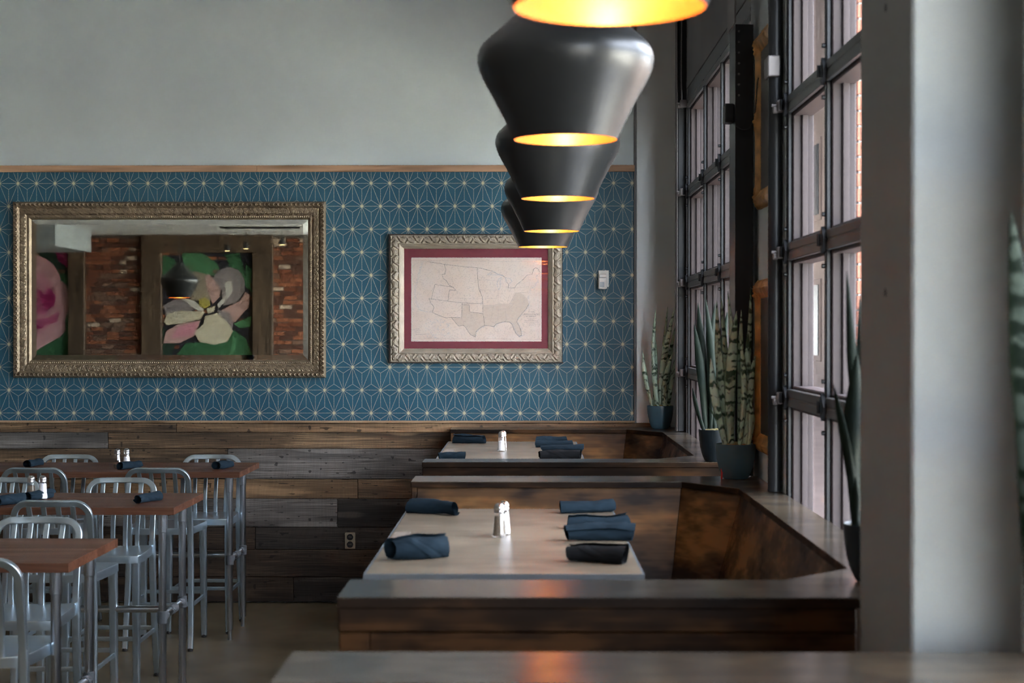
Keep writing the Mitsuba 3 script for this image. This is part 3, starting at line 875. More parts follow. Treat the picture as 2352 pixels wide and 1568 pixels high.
def pendant(label, x, y, zr, zc, with_light=True):
    y = y * K
    t = thing('pendant_lamp', label, 'pendant lamp', 'black pendant lamps')
    out = [(0.1435, 0.0)]
    for r, z in ((0.175, 0.066), (0.204, 0.122), (0.220, 0.149), (0.2325, 0.173), (0.2405, 0.193), (0.2448, 0.212), (0.2450, 0.229), (0.2405, 0.246), (0.2305, 0.262), (0.211, 0.281), (0.165, 0.32), (0.12, 0.365), (0.075, 0.41), (0.04, 0.445), (0.026, 0.46)):
        out.append((r, z))
    at = T().translate([x, y, zr])
    put(t, 'shade', lambda: lathe(out + [(0.0005, 0.462)], 72), 'shade', smooth=40, at=at, share='shade')
    inn = [(0.1425, 0.0)] + [(max(r - 0.004, 0.001), max(z - 0.002, 0.001)) for r, z in out[1:]]
    put(t, 'liner', lambda: lathe(inn[::-1], 72), 'brass', smooth=True, at=at, share='liner', label='gold inner face')
    put(t, 'rim', lambda: lathe([(0.1425, 0.0), (0.1440, 0.0015), (0.1455, 0.0005), (0.1440, -0.001)], 72, True), 'shade', smooth=40, at=at, share='rim')
    put(t, 'socket', lambda: lathe([(0.0005, 0.40), (0.022, 0.40), (0.022, 0.30), (0.0005, 0.30)], 20), 'black_metal', smooth=40, at=at, share='socket')
    put(t, 'bulb', lambda: lathe([(0.0005, 0.185), (0.018, 0.190), (0.031, 0.207), (0.035, 0.228), (0.030, 0.252), (0.018, 0.28), (0.014, 0.30), (0.0005, 0.30)], 24), 'salt', smooth=40, at=at, share='bulb', emit=(3.6, 2.15, 1.05), label='lit bulb')
    put(t, 'cord', cyl((x, y, zr + 0.46), (x, y, zc - 0.02), 0.004, 8), 'black_cord', smooth=40)
    put(t, 'canopy', move(lathe([(0.0005, -0.03), (0.05, -0.03), (0.055, 0.0), (0.0005, 0.0)], 24), x, y, zc), 'shade', smooth=40)


pendant('nearest black pendant, only its glowing gold rim showing at the top edge', 0.125, 1.76, 2.2345, Z_CEIL)
pendant('second black pendant from the camera, largest one whole in view', 0.110, 3.27, 2.284, Z_CEIL)
pendant('third black pendant from the camera, partly hidden by the one before', 0.125, 4.61, 2.272, Z_CEIL)
pendant('fourth black pendant from the camera, second farthest', 0.133, 6.10, 2.272, Z_CEIL)
pendant('farthest black pendant, lowest in the row, over the framed map', 0.099, 6.86, 2.2455, Z_CEIL)
pendant('black pendant seen only as a reflection in the gilt mirror', -4.45, 0.06, 2.19, Z_LOW)

# ------------------------------------------------------------------ wall mirror
px = lambda u: (u - 1208) * D_BACK / FOC
pz = lambda v: CAM_Z - (v - 762) * D_BACK / FOC


def spiral(cx, cy, r0, a0, turns, sgn, n=26):
    q = np.linspace(0, 1, n)
    r = r0 * (1 - 0.82 * q)
    a = a0 + sgn * turns * 2 * PI * q
    return np.stack([cx + r * np.cos(a), cy + r * np.sin(a)], 1)


def ridge(u, v, curves, w):
    """Height 0..1 of rounded ridges along the curves at the cell coordinates u, v."""
    best = np.full(u.shape, 9.0)
    for c in curves:
        for (x0, y0), (x1, y1) in zip(c[:-1], c[1:]):
            dx, dy = x1 - x0, y1 - y0
            k = np.clip(((u - x0) * dx + (v - y0) * dy) / (dx * dx + dy * dy + 1e-12), 0, 1)
            best = np.minimum(best, (u - x0 - k * dx) ** 2 + (v - y0 - k * dy) ** 2)
    return np.sqrt(np.clip(1 - best / (w * w), 0, 1))


def scroll_cell(W, H):
    """Carved acanthus scrolls filling a cell W long and H wide (v from 0 to H), repeating along u."""
    out = []
    for k in (-1, 0, 1):
        for f, ox in ((0, 0.0), (1, 0.5)):
            cx = (k + ox + 0.25) * W
            m = lambda c: np.stack([c[:, 0], H - c[:, 1]], 1) if f else c
            out.append(m(spiral(cx, 0.40 * H, 0.36 * H, PI * 1.05, 1.35, -1)))
            out.append(m(spiral(cx + 0.19 * W, 0.74 * H, 0.20 * H, 0.2, 1.1, 1, 16)))
            q = np.linspace(0, 1, 10)[:, None]
            out.append(m(np.hstack([cx - 0.13 * W - 0.13 * W * q, 0.40 * H + 0.5 * H * q ** 0.6])))
            out.append(m(np.hstack([cx + 0.06 * W + 0.1 * W * q, 0.86 * H - 0.3 * H * q ** 2])))
    return out


_mid = scroll_cell(0.060, 0.042)


def scroll(s, t, side):
    """Carved relief of the mirror frame: leaf crescents outside, scrolls on the flat, beads inside."""
    u = s / 0.0285
    fr = u - np.floor(u) - 0.5
    ph = np.sqrt(fr ** 2 + ((t - 0.020) / 0.024) ** 2)
    o = 0.0075 * np.clip(1 - np.abs(t - 0.020) / 0.016, 0, 1) ** 0.5 * np.cos(2 * PI * ph * 2.1)
    m = 0.0040 * ridge(np.mod(s, 0.060), t - 0.042, _mid, 0.0042) * (np.abs(t - 0.063) < 0.025)
    b = 0.0030 * np.clip(1 - np.abs(t - 0.098) / 0.005, 0, 1) * np.cos(2 * PI * s / 0.0135)
    return o + m + b


t = thing('wall_mirror', 'large wide mirror in a carved bronze frame on the blue wallpaper', 'mirror')
mx0, mx1, mz0, mz1 = px(30.5), px(748.5), pz(867), pz(463.5)
mc = T().translate([(mx0 + mx1) / 2, D_BACK - 0.001, (mz0 + mz1) / 2])
MW, MH = mx1 - mx0, mz1 - mz0
put(t, 'frame', frame_mesh(MW, MH, [(0, 0), (0.0, 0.030), (0.008, 0.044), (0.022, 0.047), (0.036, 0.040), (0.042, 0.030), (0.075, 0.027), (0.090, 0.022), (0.093, 0.024), (0.103, 0.024), (0.105, 0.018), (0.114, 0.014), (0.1145, 0.006)], scroll, 0.0028, 60), 'frame_bronze', smooth=True, at=mc, label='carved bronze frame')
iw, ih = MW / 2 - 0.113, MH / 2 - 0.113
bw = 0.033
put(t, 'mirror_glass', (np.array([[-iw + bw, -0.012, -ih + bw], [iw - bw, -0.012, -ih + bw], [iw - bw, -0.012, ih - bw], [-iw + bw, -0.012, ih - bw]]), np.array([[0, 1, 2], [0, 2, 3]])), 'mirror', at=mc, label='silvered glass')
o, i_ = (iw + 0.003, ih + 0.003), (iw - bw, ih - bw)
for a, b in (((-1, -1), (1, -1)), ((1, -1), (1, 1)), ((1, 1), (-1, 1)), ((-1, 1), (-1, -1))):
    v = np.array([[a[0] * o[0], -0.0085, a[1] * o[1]], [b[0] * o[0], -0.0085, b[1] * o[1]], [b[0] * i_[0], -0.012, b[1] * i_[1]], [a[0] * i_[0], -0.012, a[1] * i_[1]]])
    put(t, 'bevel', (v, np.array([[0, 1, 2], [0, 2, 3]])), 'mirror', at=mc)

# ------------------------------------------------------------------ framed map


_big = scroll_cell(0.105, 0.044)


def acanthus(s, t, side):
    m = 0.0085 * ridge(np.mod(s, 0.105), t - 0.009, _big, 0.0062) * (np.abs(t - 0.031) < 0.025)
    b = 0.0016 * np.clip(1 - np.abs(t - 0.004) / 0.004, 0, 1) * np.cos(2 * PI * s / 0.011)
    return m + b


t = thing('framed_map', 'antique map of the United States with a red mat in a carved silver frame', 'framed map')
fx0, fx1, fz0, fz1 = px(897), px(1290), pz(831.5), pz(540)
FW, FH = fx1 - fx0, fz1 - fz0
mc = T().translate([(fx0 + fx1) / 2, D_BACK - 0.001, (fz0 + fz1) / 2])
put(t, 'frame', frame_mesh(FW, FH, [(0, 0), (0, 0.030), (0.003, 0.036), (0.008, 0.036), (0.010, 0.032), (0.030, 0.036), (0.052, 0.031), (0.056, 0.036), (0.061, 0.036), (0.063, 0.030), (0.070, 0.029), (0.072, 0.024), (0.080, 0.022), (0.082, 0.016), (0.088, 0.015), (0.0885, 0.006)], acanthus, 0.0024, 64), 'frame_silver', smooth=True, at=mc, label='carved silver frame')
put(t, 'frame_edge', cat(box(-FW / 2 - 0.010, FW / 2 + 0.010, -0.028, 0, FH / 2 - 0.002, FH / 2 + 0.007, 0.002), box(-FW / 2 - 0.010, FW / 2 + 0.010, -0.028, 0, -FH / 2 - 0.007, -FH / 2 + 0.002, 0.002),
                         box(-FW / 2 - 0.010, -FW / 2 + 0.002, -0.028, 0, -FH / 2 - 0.007, FH / 2 + 0.007, 0.002), box(FW / 2 - 0.002, FW / 2 + 0.006, -0.028, 0, -FH / 2 - 0.007, FH / 2 + 0.007, 0.002)), 'frame_back', at=mc, label='dark outer edge')
zx = lambda u: px(860 + u / 3.7935)
zz_ = lambda v: pz(500 + v / 3.7935)
yS = D_BACK - 0.006
put(t, 'mat_board', plain_box(fx0 + 0.08, fx1 - 0.08, yS - 0.003, yS, fz0 + 0.08, fz1 - 0.08), 'mat_red', label='dark red mat board')
sx0, sx1, sz0, sz1 = zx(322), zx(1456), zz_(1077), zz_(348)
put(t, 'sheet_border', plain_box(sx0, sx1, yS - 0.004, yS - 0.003, sz0, sz1), 'paper_white')
put(t, 'map_sheet', plain_box(sx0 + 0.003, sx1 - 0.003, yS - 0.0045, yS - 0.004, sz0 + 0.003, sz1 - 0.003), 'paper', label='cream paper map')


def flat(poly, y, d=0.0003):
    """Flat printed shape on a wall: polygon in (x, z), facing -y."""
    ms = []
    for g in getattr(poly, 'geoms', [poly]):
        if g.is_empty or g.area < 1e-9 or g.geom_type != 'Polygon':
            continue
        v, f = extrude(g, 0, d)
        ms.append((np.stack([v[:, 0], y - v[:, 2], v[:, 1]], 1), f))
    return cat(*ms)


M = lambda pts: [(zx(a), zz_(b)) for a, b in pts]


def strokes(lines, w):
    from shapely import union_all
    return union_all([LineString(l).buffer(w / 2, cap_style=2, join_style=2) for l in lines])


south = [(1345, 750), (1325, 790), (1290, 830), (1255, 870), (1240, 905), (1260, 940), (1278, 985), (1280, 1025), (1260, 1035), (1235, 1010), (1215, 970), (1200, 930), (1180, 910), (1130, 905), (1090, 915), (1060, 925), (1040, 950), (1000, 940), (960, 937), (935, 950), (900, 975), (880, 1000), (880, 1037)]
texas = [(880, 1037), (840, 1020), (815, 990), (800, 960), (775, 935), (735, 945), (700, 905), (670, 866)]
west = [(500, 822), (445, 815), (400, 800), (375, 740), (360, 660), (370, 600), (385, 540), (400, 480), (415, 430), (430, 380), (460, 382)]
north = [(460, 382), (640, 410), (770, 425), (897, 436), (930, 440), (985, 455), (1030, 465), (1070, 490), (1110, 500), (1140, 520), (1150, 560), (1170, 580), (1165, 612), (1220, 610), (1240, 580), (1270, 560), (1300, 535), (1330, 500), (1375, 490), (1385, 450), (1405, 435), (1425, 445), (1445, 480)]
east = [(1445, 480), (1420, 490), (1400, 520), (1420, 550), (1400, 575), (1390, 600), (1350, 620), (1345, 660), (1330, 700), (1345, 750)]
mexico = [(500, 822), (560, 850), (630, 875), (640, 868), (670, 866)]
land = Polygon(M(south + texas[1:] + mexico[::-1][1:] + west[1:] + north[1:] + east[1:])).buffer(0)
dark = Polygon(M([(765, 755), (828, 760), (828, 820), (945, 835), (945, 762), (1040, 762), (1080, 750), (1175, 750), (1195, 720), (1225, 655), (1270, 650), (1330, 700)] + south + texas[1:] + [(760, 870)])).buffer(0)
yI = yS - 0.0045
put(t, 'shaded_states', flat(dark, yI), 'ink_tan', label='tan shaded southern states')
rivers = [south + texas[1:], mexico, [(610, 410), (622, 450), (615, 490), (590, 495), (600, 530), (625, 545), (650, 585), (690, 610), (712, 632)], [(712, 632), (655, 630), (640, 725)],
          [(527, 582), (690, 605)], [(527, 582), (497, 708)], [(475, 705), (765, 742), (760, 870), (670, 866)], [(475, 705), (495, 745), (520, 780), (505, 820)], [(765, 742), (942, 748)],
          [(765, 755), (828, 760), (828, 820), (870, 825), (945, 835)], [(897, 436), (905, 590), (915, 630), (940, 690), (945, 750), (945, 835), (955, 880), (960, 937)], north]
put(t, 'border_lines', flat(strokes([M(l) for l in rivers], 0.0024), yI - 0.0003), 'ink', label='brown border lines')
thin = [[(945, 762), (1040, 762), (1080, 750), (1175, 750), (1220, 745)], [(1040, 762), (1030, 800), (1025, 850), (1010, 900), (1060, 925)], [(1040, 795), (1170, 795), (1215, 750)], [(1080, 620), (1078, 750)],
        [(1220, 610), (1225, 655), (1195, 720), (1175, 750)], [(1225, 610), (1345, 600), (1335, 650), (1225, 655)], [(1335, 500), (1350, 560), (1345, 610)], [(1080, 797), (1075, 910)], [(1140, 797), (1150, 890), (1130, 905)],
        [(905, 630), (1070, 630)], [(900, 540), (1060, 545)], [(960, 700), (1070, 705)], [(655, 700), (940, 705)], [(330, 371), (1450, 384)], [(330, 1048), (1190, 1056)], [(1290, 1058), (1450, 1060)]]
rng = random.Random(3)
for _ in range(330):
    a, b = rng.uniform(370, 1440), rng.uniform(385, 1030)
    if land.contains(Point(zx(a), zz_(b))):
        L = rng.uniform(6, 22)
        thin.append([(a, b), (a + L, b + rng.uniform(-3, 3))])
        if rng.random() < 0.4:
            thin.append([(a, b), (a + rng.uniform(-9, 9), b + rng.uniform(8, 22))])
put(t, 'fine_lines', flat(strokes([M(l) for l in thin], 0.0013), yI - 0.0002), 'ink_faint', label='fine brown line work')
coast = []
line = LineString(M(west + []))
for pts_, sg in ((west, -1), (south, 1), (east, 1)):
    ls = LineString(M(pts_))
    n = int(ls.length / 0.006)
    for k in range(n):
        p0, p1 = ls.interpolate(k * 0.006), ls.interpolate(k * 0.006 + 0.002)
        L = rng.uniform(0.006, 0.016)
        dx = L if pts_ is not west else -L
        coast.append([(p0.x, p0.y), (p0.x + dx, p0.y + rng.uniform(-0.004, 0.003))])
for _ in range(110):
    a, b = rng.uniform(440, 660), rng.uniform(870, 1040)
    coast.append(M([(a, b), (a + rng.uniform(5, 20), b + rng.uniform(-12, 16))]))
lakes = [[(1075, 620), (1068, 570), (1080, 535), (1105, 520), (1095, 560), (1098, 600), (1085, 625), (1075, 620)], [(985, 495), (1030, 465), (1075, 490), (1120, 505), (1070, 500), (985, 495)], [(1150, 560), (1140, 520), (1180, 530), (1200, 555), (1170, 580)]]
put(t, 'coast_shading', flat(strokes(coast, 0.0011), yI - 0.0001), 'ink_blue', label='blue grey coast hatching')
put(t, 'lake_lines', flat(strokes([M(l) for l in lakes], 0.0020), yI - 0.0004), 'ink_blue', label='blue lake outlines')


def lettering(text, h, xc, zc, y, bold=False):
    m = meshkit.text_mesh(text, h, 0.0003, bold)
    v = np.array(m.vertices)
    v[:, 0] -= (v[:, 0].max() + v[:, 0].min()) / 2
    v[:, 1] -= (v[:, 1].max() + v[:, 1].min()) / 2
    return np.stack([v[:, 0] + xc, y - v[:, 2], v[:, 1] + zc], 1), np.array(m.faces)


lt = [lettering('UNITED STATES', 0.0100, zx(1366), zz_(842), yI), lettering('OF AMERICA', 0.0075, zx(1366), zz_(859), yI), lettering('MAP OF THE', 0.0048, zx(1366), zz_(820), yI)]
put(t, 'map_title', cat(*lt), 'ink', label='map title lettering')
dash = [M([(1366 - w_, v_), (1366 + w_, v_)]) for w_, v_ in ((38, 877), (28, 889), (60, 897), (66, 910), (38, 922), (22, 934))]
dash += [M([(355, v_), (355 + w_, v_)]) for w_, v_ in ((40, 968), (48, 982), (44, 996), (90, 1014))]
put(t, 'legend_lines', flat(strokes(dash, 0.0022), yI), 'ink_faint')
put(t, 'cover_glass', (np.array([[fx0 + 0.085, D_BACK - 0.0145, fz0 + 0.085], [fx1 - 0.085, D_BACK - 0.0145, fz0 + 0.085], [fx1 - 0.085, D_BACK - 0.0145, fz1 - 0.085], [fx0 + 0.085, D_BACK - 0.0145, fz1 - 0.085]]), np.array([[0, 1, 2], [0, 2, 3]])), 'pane', label='cover glass')

# sensor and outlet on the back wall
t = thing('wall_sensor', 'small white wall sensor on the blue wallpaper, right of the framed map', 'sensor')
x0, z0 = px(1373), pz(664)
put(t, 'plate', box(px(1374), px(1398), D_BACK - 0.012, D_BACK, pz(659), pz(621), 0.003), 'plastic_white')
h = put(t, 'body', cat(box(px(1373.5), px(1394), D_BACK - 0.045, D_BACK - 0.01, pz(664), pz(637), 0.006), box(px(1375), px(1393), D_BACK - 0.040, D_BACK - 0.01, pz(638), pz(629), 0.009)), 'plastic_white')
put(h, 'lens', box(px(1377), px(1387), D_BACK - 0.047, D_BACK - 0.043, pz(660), pz(648), 0.002), 'white_panel', label='translucent lens')
t = thing('wall_outlet', 'two-socket power outlet with metal plate on the shade-darkened planks', 'outlet')
put(t, 'plate', box(px(792.5), px(816.5), D_BACK - 0.031, D_BACK - 0.018, pz(1260), pz(1222), 0.003), 'plate_metal')
for v_ in (1232.5, 1249.5):
    s = put(t, 'socket', move(lathe([(0.0005, 0), (0.0205, 0), (0.0205, 0.003), (0.0005, 0.003)], 20), 0, 0, 0), 'black_metal', at=T().translate([px(804.5), D_BACK - 0.0305, pz(v_)]).rotate([1, 0, 0], 90))
    for dx in (-0.006, 0.006):
        put(s, 'slot', plain_box(px(804.5) + dx - 0.001, px(804.5) + dx + 0.001, D_BACK - 0.0345, D_BACK - 0.0335, pz(v_) - 0.002, pz(v_) + 0.007), 'plate_metal')

# gilt frames seen edge-on on the pier between the garage doors


def gilt_relief(s, t, side):
    c = np.abs(s - s.mean(axis=0, keepdims=True)) / (s.max() / 2)
    m = np.clip((c - 0.72) / 0.1, 0, 1) + np.clip(1 - np.abs(c) / 0.16, 0, 1)
    return 0.008 * np.clip(m, 0, 1) * np.clip(1 - np.abs(t - 0.035) / 0.03, 0, 1) * (0.8 + np.sin(2 * PI * s / 0.035 + 60 * t) * np.cos(2 * PI * t / 0.025))


for lab, za, zb in (('upper gilt picture frame seen edge-on between the garage doors', 2.262, 2.985), ('lower gilt picture frame seen edge-on between the garage doors', 1.255, 1.965)):
    t = thing('picture_frame', lab, 'picture frame', 'gilt picture frames between the doors')
    at = T().translate([X_WIN - 0.001, 4.735 * K, (za + zb) / 2]).rotate([0, 0, 1], -90)
    put(t, 'frame', frame_mesh(0.40 * K, zb - za, [(0, 0), (0, 0.014), (0.012, 0.024), (0.034, 0.030), (0.056, 0.022), (0.064, 0.018), (0.075, 0.012), (0.0755, 0.004)], gilt_relief, 0.005, 30), 'frame_gold', smooth=True, at=at)
    put(t, 'picture', box(-0.21, 0.21, -0.010, -0.003, -(zb - za) / 2 + 0.07, (zb - za) / 2 - 0.07, 0.001), 'frame_back', at=at)

# ------------------------------------------------------------------ potted snake plants


def leaf_blade(tip, base, h, w, seed, curl=0.0, twist=0.0):
    """Upright sword leaf: local metres from the pot's rim centre; tip and base are (x, y) offsets. Returns vertices, faces, uv."""
    rng = random.Random(seed)
    n, m = 26, 7
    z0 = -0.03
    v, uv = [], []
    bow = rng.uniform(-0.02, 0.02)
    ph, off = rng.uniform(0, 6), rng.uniform(0, 5)
    for i in range(n):
        s = i / (n - 1)
        e = s ** 1.25
        c = np.array([base[0] + (tip[0] - base[0]) * e + bow * math.sin(PI * s), base[1] + (tip[1] - base[1]) * e, z0 + (h - z0) * s])
        wd = w * (0.55 + 0.9 * s - 0.55 * s * s) * min(1.0, ((1 - s) / 0.34) ** 0.75 if s > 0.66 else 1.0) + 0.0012
        a = twist + 0.35 * math.sin(2.2 * s + ph)
        ax = np.array([math.cos(a), math.sin(a), 0])
        nr = np.array([-math.sin(a), math.cos(a), 0])
        for j in range(m):
            q = j / (m - 1) * 2 - 1
            fold = 0.30 * wd * (q * q) * (1 - 0.5 * s)
            wave = 0.04 * wd * math.sin(9 * s + ph) * q
            v.append(c + ax * (wd / 2 * q) + nr * (-fold + wave) * -1)
            uv.append((j / (m - 1), h * s * 1.6 + off))
    v2 = []
    thick = 0.0022
    v = np.array(v)
    f = []
    for i in range(n - 1):
        for j in range(m - 1):
            a = i * m + j
            f += [[a, a + 1, a + m + 1], [a, a + m + 1, a + m]]
    # closed body: a second skin moved back
    tm = trimesh.Trimesh(v, f, process=False)
    back = v - np.array(tm.vertex_normals) * thick
    N = len(v)
    f = np.array(f)
    fb = f[:, ::-1] + N
    rim = list(range(m)) + [i * m + m - 1 for i in range(1, n)] + [(n - 1) * m + j for j in range(m - 2, -1, -1)] + [i * m for i in range(n - 2, 0, -1)]
    fr = []
    for a, b in zip(rim, rim[1:] + rim[:1]):
        fr += [[b, a, a + N], [b, a + N, b + N]]
    return np.vstack([v, back]), np.vstack([f, fb, fr]), np.array(uv + uv)


def snake_plant(label, x, y, z, leaves, r=0.083, h=0.145, pot='pot', leaf='leaf', seed=0):
    y = y * K
    t = thing('potted_plant', label, 'potted plant', 'snake plants on the booth ledges')
    k, q = r / 0.083, h / 0.145
    prof = [(0.0005, 0.0), (0.046, 0.0), (0.052, 0.003), (0.0605, 0.018), (0.069, 0.040), (0.0755, 0.066), (0.0800, 0.094), (0.0825, 0.122), (0.0832, 0.140), (0.083, 0.145), (0.080, 0.146), (0.077, 0.138), (0.074, 0.122), (0.0005, 0.122)]
    put(t, 'pot', lathe([(a * k, b * q) for a, b in prof], 56), pot, smooth=40, at=T().translate([x, y, z]), label='matte blue grey pot')
    rng = random.Random(seed)
    dome = lathe([(0.0005, 0.150), (0.03, 0.149), (0.055, 0.145), (0.070, 0.138), (0.0765, 0.125), (0.0005, 0.12)], 40)
    vv = np.array(dome[0])
    vv[:, 2] += (meshkit.noise(vv * 70, seed) - 0.5) * 0.016 * (vv[:, 2] > 0.13)
    put(t, 'moss', (vv * [k, k, q], dome[1]), 'moss', at=T().translate([x, y, z]), label='tan dried moss')
    for i, (tx, hh, w, bx, ty, by, tw) in enumerate(leaves):
        v, f, uv = leaf_blade((tx, ty), (bx, by), hh, w, seed * 50 + i, twist=tw)
        put(t, 'leaf', (v + [x, y, z + h], f), leaf, smooth=True, uv=uv)
    return t


P2 = [(0.0, .555, .050, -.02, -.03, -.035, .1), (.047, .47, .040, .03, -.035, -.03, -.15), (.078, .37, .046, .045, -.03, -.035, .25), (.012, .455, .028, .008, -.04, -.045, 0), (.066, .655, .028, .012, .02, .01, .2),
      (-.03, .64, .030, -.02, .03, .02, -.2), (-.057, .625, .028, -.03, .04, .03, .1), (-.07, .465, .034, -.038, 0, -.02, -.3), (-.107, .36, .040, -.045, -.03, -.04, -.2), (.072, .545, .030, .04, .03, .02, .3),
      (-.115, .155, .018, -.055, -.02, -.03, -.2), (.055, .18, .036, .045, -.055, -.05, .3), (.03, .56, .03, .02, .05, .03, 0), (.082, .30, .03, .05, .0, .0, .3), (-.075, .60, .034, -.03, .04, .04, -.1)]
snake_plant('snake plant in the blue grey pot standing on the middle booth ledge between the doors', 0.876, 4.915, ZT, P2, seed=2)
P1 = [(-.03, .62, .030, -.022, -.03, -.03, .1), (.09, .625, .042, -.002, -.03, -.03, -.25), (-.045, .53, .032, -.04, 0, -.01, .2), (-.112, .34, .034, -.05, -.02, -.02, -.2), (.05, .63, .026, .012, .03, .02, 0), (.096, .50, .036, .03, .03, .02, .4),
      (.078, .345, .040, .03, -.04, -.04, .2), (.10, .32, .034, .05, .0, 0, .3), (-.045, .325, .036, -.018, -.05, -.045, 0), (.02, .42, .03, .01, -.02, -.02, .1), (-.075, .10, .018, -.05, -.03, -.03, -.3), (.03, .11, .026, .025, -.06, -.05, .2)]
snake_plant('snake plant in the blue grey pot farthest away, in the corner by the wallpaper', 0.852, 7.462, ZT, P1, seed=4)
P3 = [(-.10, .50, .045, -.04, 0, 0, .2), (-.08, .60, .05, -.03, .02, .02, -.2), (-.05, .63, .04, -.02, -.02, 0, .4), (.0, .60, .045, 0, 0, 0, 0), (.06, .56, .045, .03, .02, 0, .2), (-.11, .20, .025, -.05, -.02, -.03, -.2), (.10, .5, .04, .04, 0, 0, .4)]
snake_plant('snake plant painted in shade, half hidden behind the one in the blue grey pot', 0.897, 5.575, ZT, P3, 0.078, 0.15, 'pot_unlit', 'leaf_unlit', seed=6)
P4 = [(-.076, .62, .030, -.02, 0, 0, .2), (-.115, .345, .026, -.05, -.03, -.02, -.2), (-.03, .50, .06, -.03, .01, .01, .1), (-.055, .42, .055, -.045, -.02, -.02, .3), (.02, .66, .05, .0, 0, 0, .2), (.05, .55, .05, .03, .02, 0, -.2), (-.06, .12, .02, -.05, -.03, -.03, .1), (-.04, .56, .04, -.035, .02, .01, .5)]
snake_plant('snake plant painted in shade beside the grey column, mostly hidden by it', 0.862, 2.885, ZT, P4, 0.083, 0.142, 'pot_unlit', 'leaf_unlit', seed=8)
P5 = [(-.11, .66, .075, -.06, 0, 0, .2), (-.02, .75, .06, -.02, .03, .02, -.2), (.06, .7, .06, .03, .02, .02, .3), (.02, .6, .06, .01, -.03, -.03, 0), (.09, .5, .05, .05, 0, 0, .4), (.075, .78, .06, .04, .01, .01, .1), (.06, .60, .07, .045, -.02, -.01, -.1), (.04, .68, .07, .03, .03, .02, .2), (-.05, .55, .05, -.03, -.03, -.03, -.4)]
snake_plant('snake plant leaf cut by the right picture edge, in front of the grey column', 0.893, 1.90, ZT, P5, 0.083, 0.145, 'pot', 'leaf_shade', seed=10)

t = thing('red_tag', 'small red strip leaning on the left of the blue grey pot', 'tag')
put(t, None, move(box(-0.004, 0.004, -0.0015, 0.0015, 0, 0.045, 0.001), 0.815, 4.895 * K, ZT), 'red_tag')

# ------------------------------------------------------------------ napkin rolls and shakers


def napkin_mesh(L, r, seed, flat=0.85, flare=0.0, open_end=True):
    """Rolled cloth napkin: a spiral sheet with a loose outer edge, lying along x, resting on z = 0."""
    rng = np.random.RandomState(seed)
    na, nl = 120, 34
    turns = 2.35
    s = np.linspace(0, 1, na)
    ang = s * turns * 2 * PI + rng.uniform(0, 6)
    rad = r * (0.36 + 0.64 * s)
    u = np.linspace(-1, 1, nl)
    S, U = np.meshgrid(s, u)
    A = ang[None] + 0.10 * np.sin(3 * U + rng.uniform(0, 6))
    R = rad[None] * (1 + 0.10 * np.sin(2.0 * U + seed) + flare * np.clip(U, 0, 1) ** 2 + 0.05 * np.sin(5 * U + 2 * A))
    P = np.stack([0 * A + U, np.cos(A), np.sin(A)], -1)
    R = R * (1 + 0.10 * (meshkit.fbm(np.stack([U * 2.5, np.cos(A) * 1.3, np.sin(A) * 1.3], -1) + seed, 3, seed) - 0.5) * 2)
    # a diagonal fold line of the loose corner across the roll, and two soft creases
    dg = np.sin(A) * 0.55 + 0.25 - U * (1 if seed % 2 else -1)
    R = R * (1 + 0.085 * np.clip(dg / 0.10, 0, 1) * (S > 0.55) - 0.05 * np.exp(-((dg - 0.5) / 0.07) ** 2))
    x = U * L / 2 * (1 - 0.09 * (1 - S) + 0.06 * np.sin(A + seed))
    y = R * np.cos(A)
    z = R * np.sin(A) * flat
    bend = 0.012 * math.sin(seed * 1.7)
    y = y + bend * (U ** 2)
    v = np.stack([x, y, z], -1).reshape(-1, 3)
    f = []
    idx = np.arange(nl * na).reshape(nl, na)
    a, b, c, d = idx[:-1, :-1].ravel(), idx[:-1, 1:].ravel(), idx[1:, 1:].ravel(), idx[1:, :-1].ravel()
    f = np.vstack([np.stack([a, b, c], 1), np.stack([a, c, d], 1)])
    # sag: press the underside flat
    zmin = np.percentile(v[:, 2], 4)
    v[:, 2] = np.maximum(v[:, 2] - zmin, 0.0006 + 0.002 * meshkit.noise(v * 60, seed) * 0.3)
    return v, f


def napkin(label, x, y, z, rz, L=0.205, r=0.029, seed=1, mt='cloth_navy', flat=0.92, flare=0.0, group='rolled dark blue napkins', flap=True):
    y = y * K
    t = thing('napkin_roll', label, 'napkin', group)
    at = rotz_at(x, y, z, rz)
    v, f = napkin_mesh(L, r, seed, flat, flare)
    put(t, 'roll', (v, f), mt, smooth=True, at=at)
    return t


Z1 = 1.0802
napkin('dark blue napkin roll at the far left corner of the middle booth table', -0.337, 4.33, Z1, -30, 0.20, 0.031, 3)
napkin('dark blue napkin roll at the near left corner of the middle booth table', -0.312, 3.47, Z1, 26, 0.185, 0.038, 8, flat=0.95)
napkin('dark blue napkin roll at the far right corner of the middle booth table', 0.226, 4.36, Z1, 17, 0.205, 0.029, 5)
napkin('dark blue napkin roll right on the middle booth table, farther of a touching pair', 0.247, 4.01, Z1, 8, 0.215, 0.027, 4, flare=0.18)
napkin('dark blue napkin roll right on the middle booth table, nearer of a touching pair', 0.238, 3.78, Z1, 1, 0.222, 0.032, 7)
napkin('near black napkin roll at the near right corner of the middle booth table', 0.209, 3.42, Z1, -20, 0.175, 0.032, 6, mt='cloth_black', group=None)
napkin('dark blue napkin roll at the far left corner of the far booth table', -0.345, 7.07, Z1, -16, 0.20, 0.031, 9)
napkin('dark blue napkin roll at the right of the far booth table, farthest of three', 0.152, 7.08, Z1, 2, 0.19, 0.027, 10)
napkin('dark blue napkin roll at the right of the far booth table, middle of three', 0.162, 6.83, Z1, 2, 0.21, 0.026, 11)
napkin('dark blue napkin roll at the right of the far booth table, nearest of three', 0.202, 6.55, Z1, 3, 0.23, 0.026, 12)
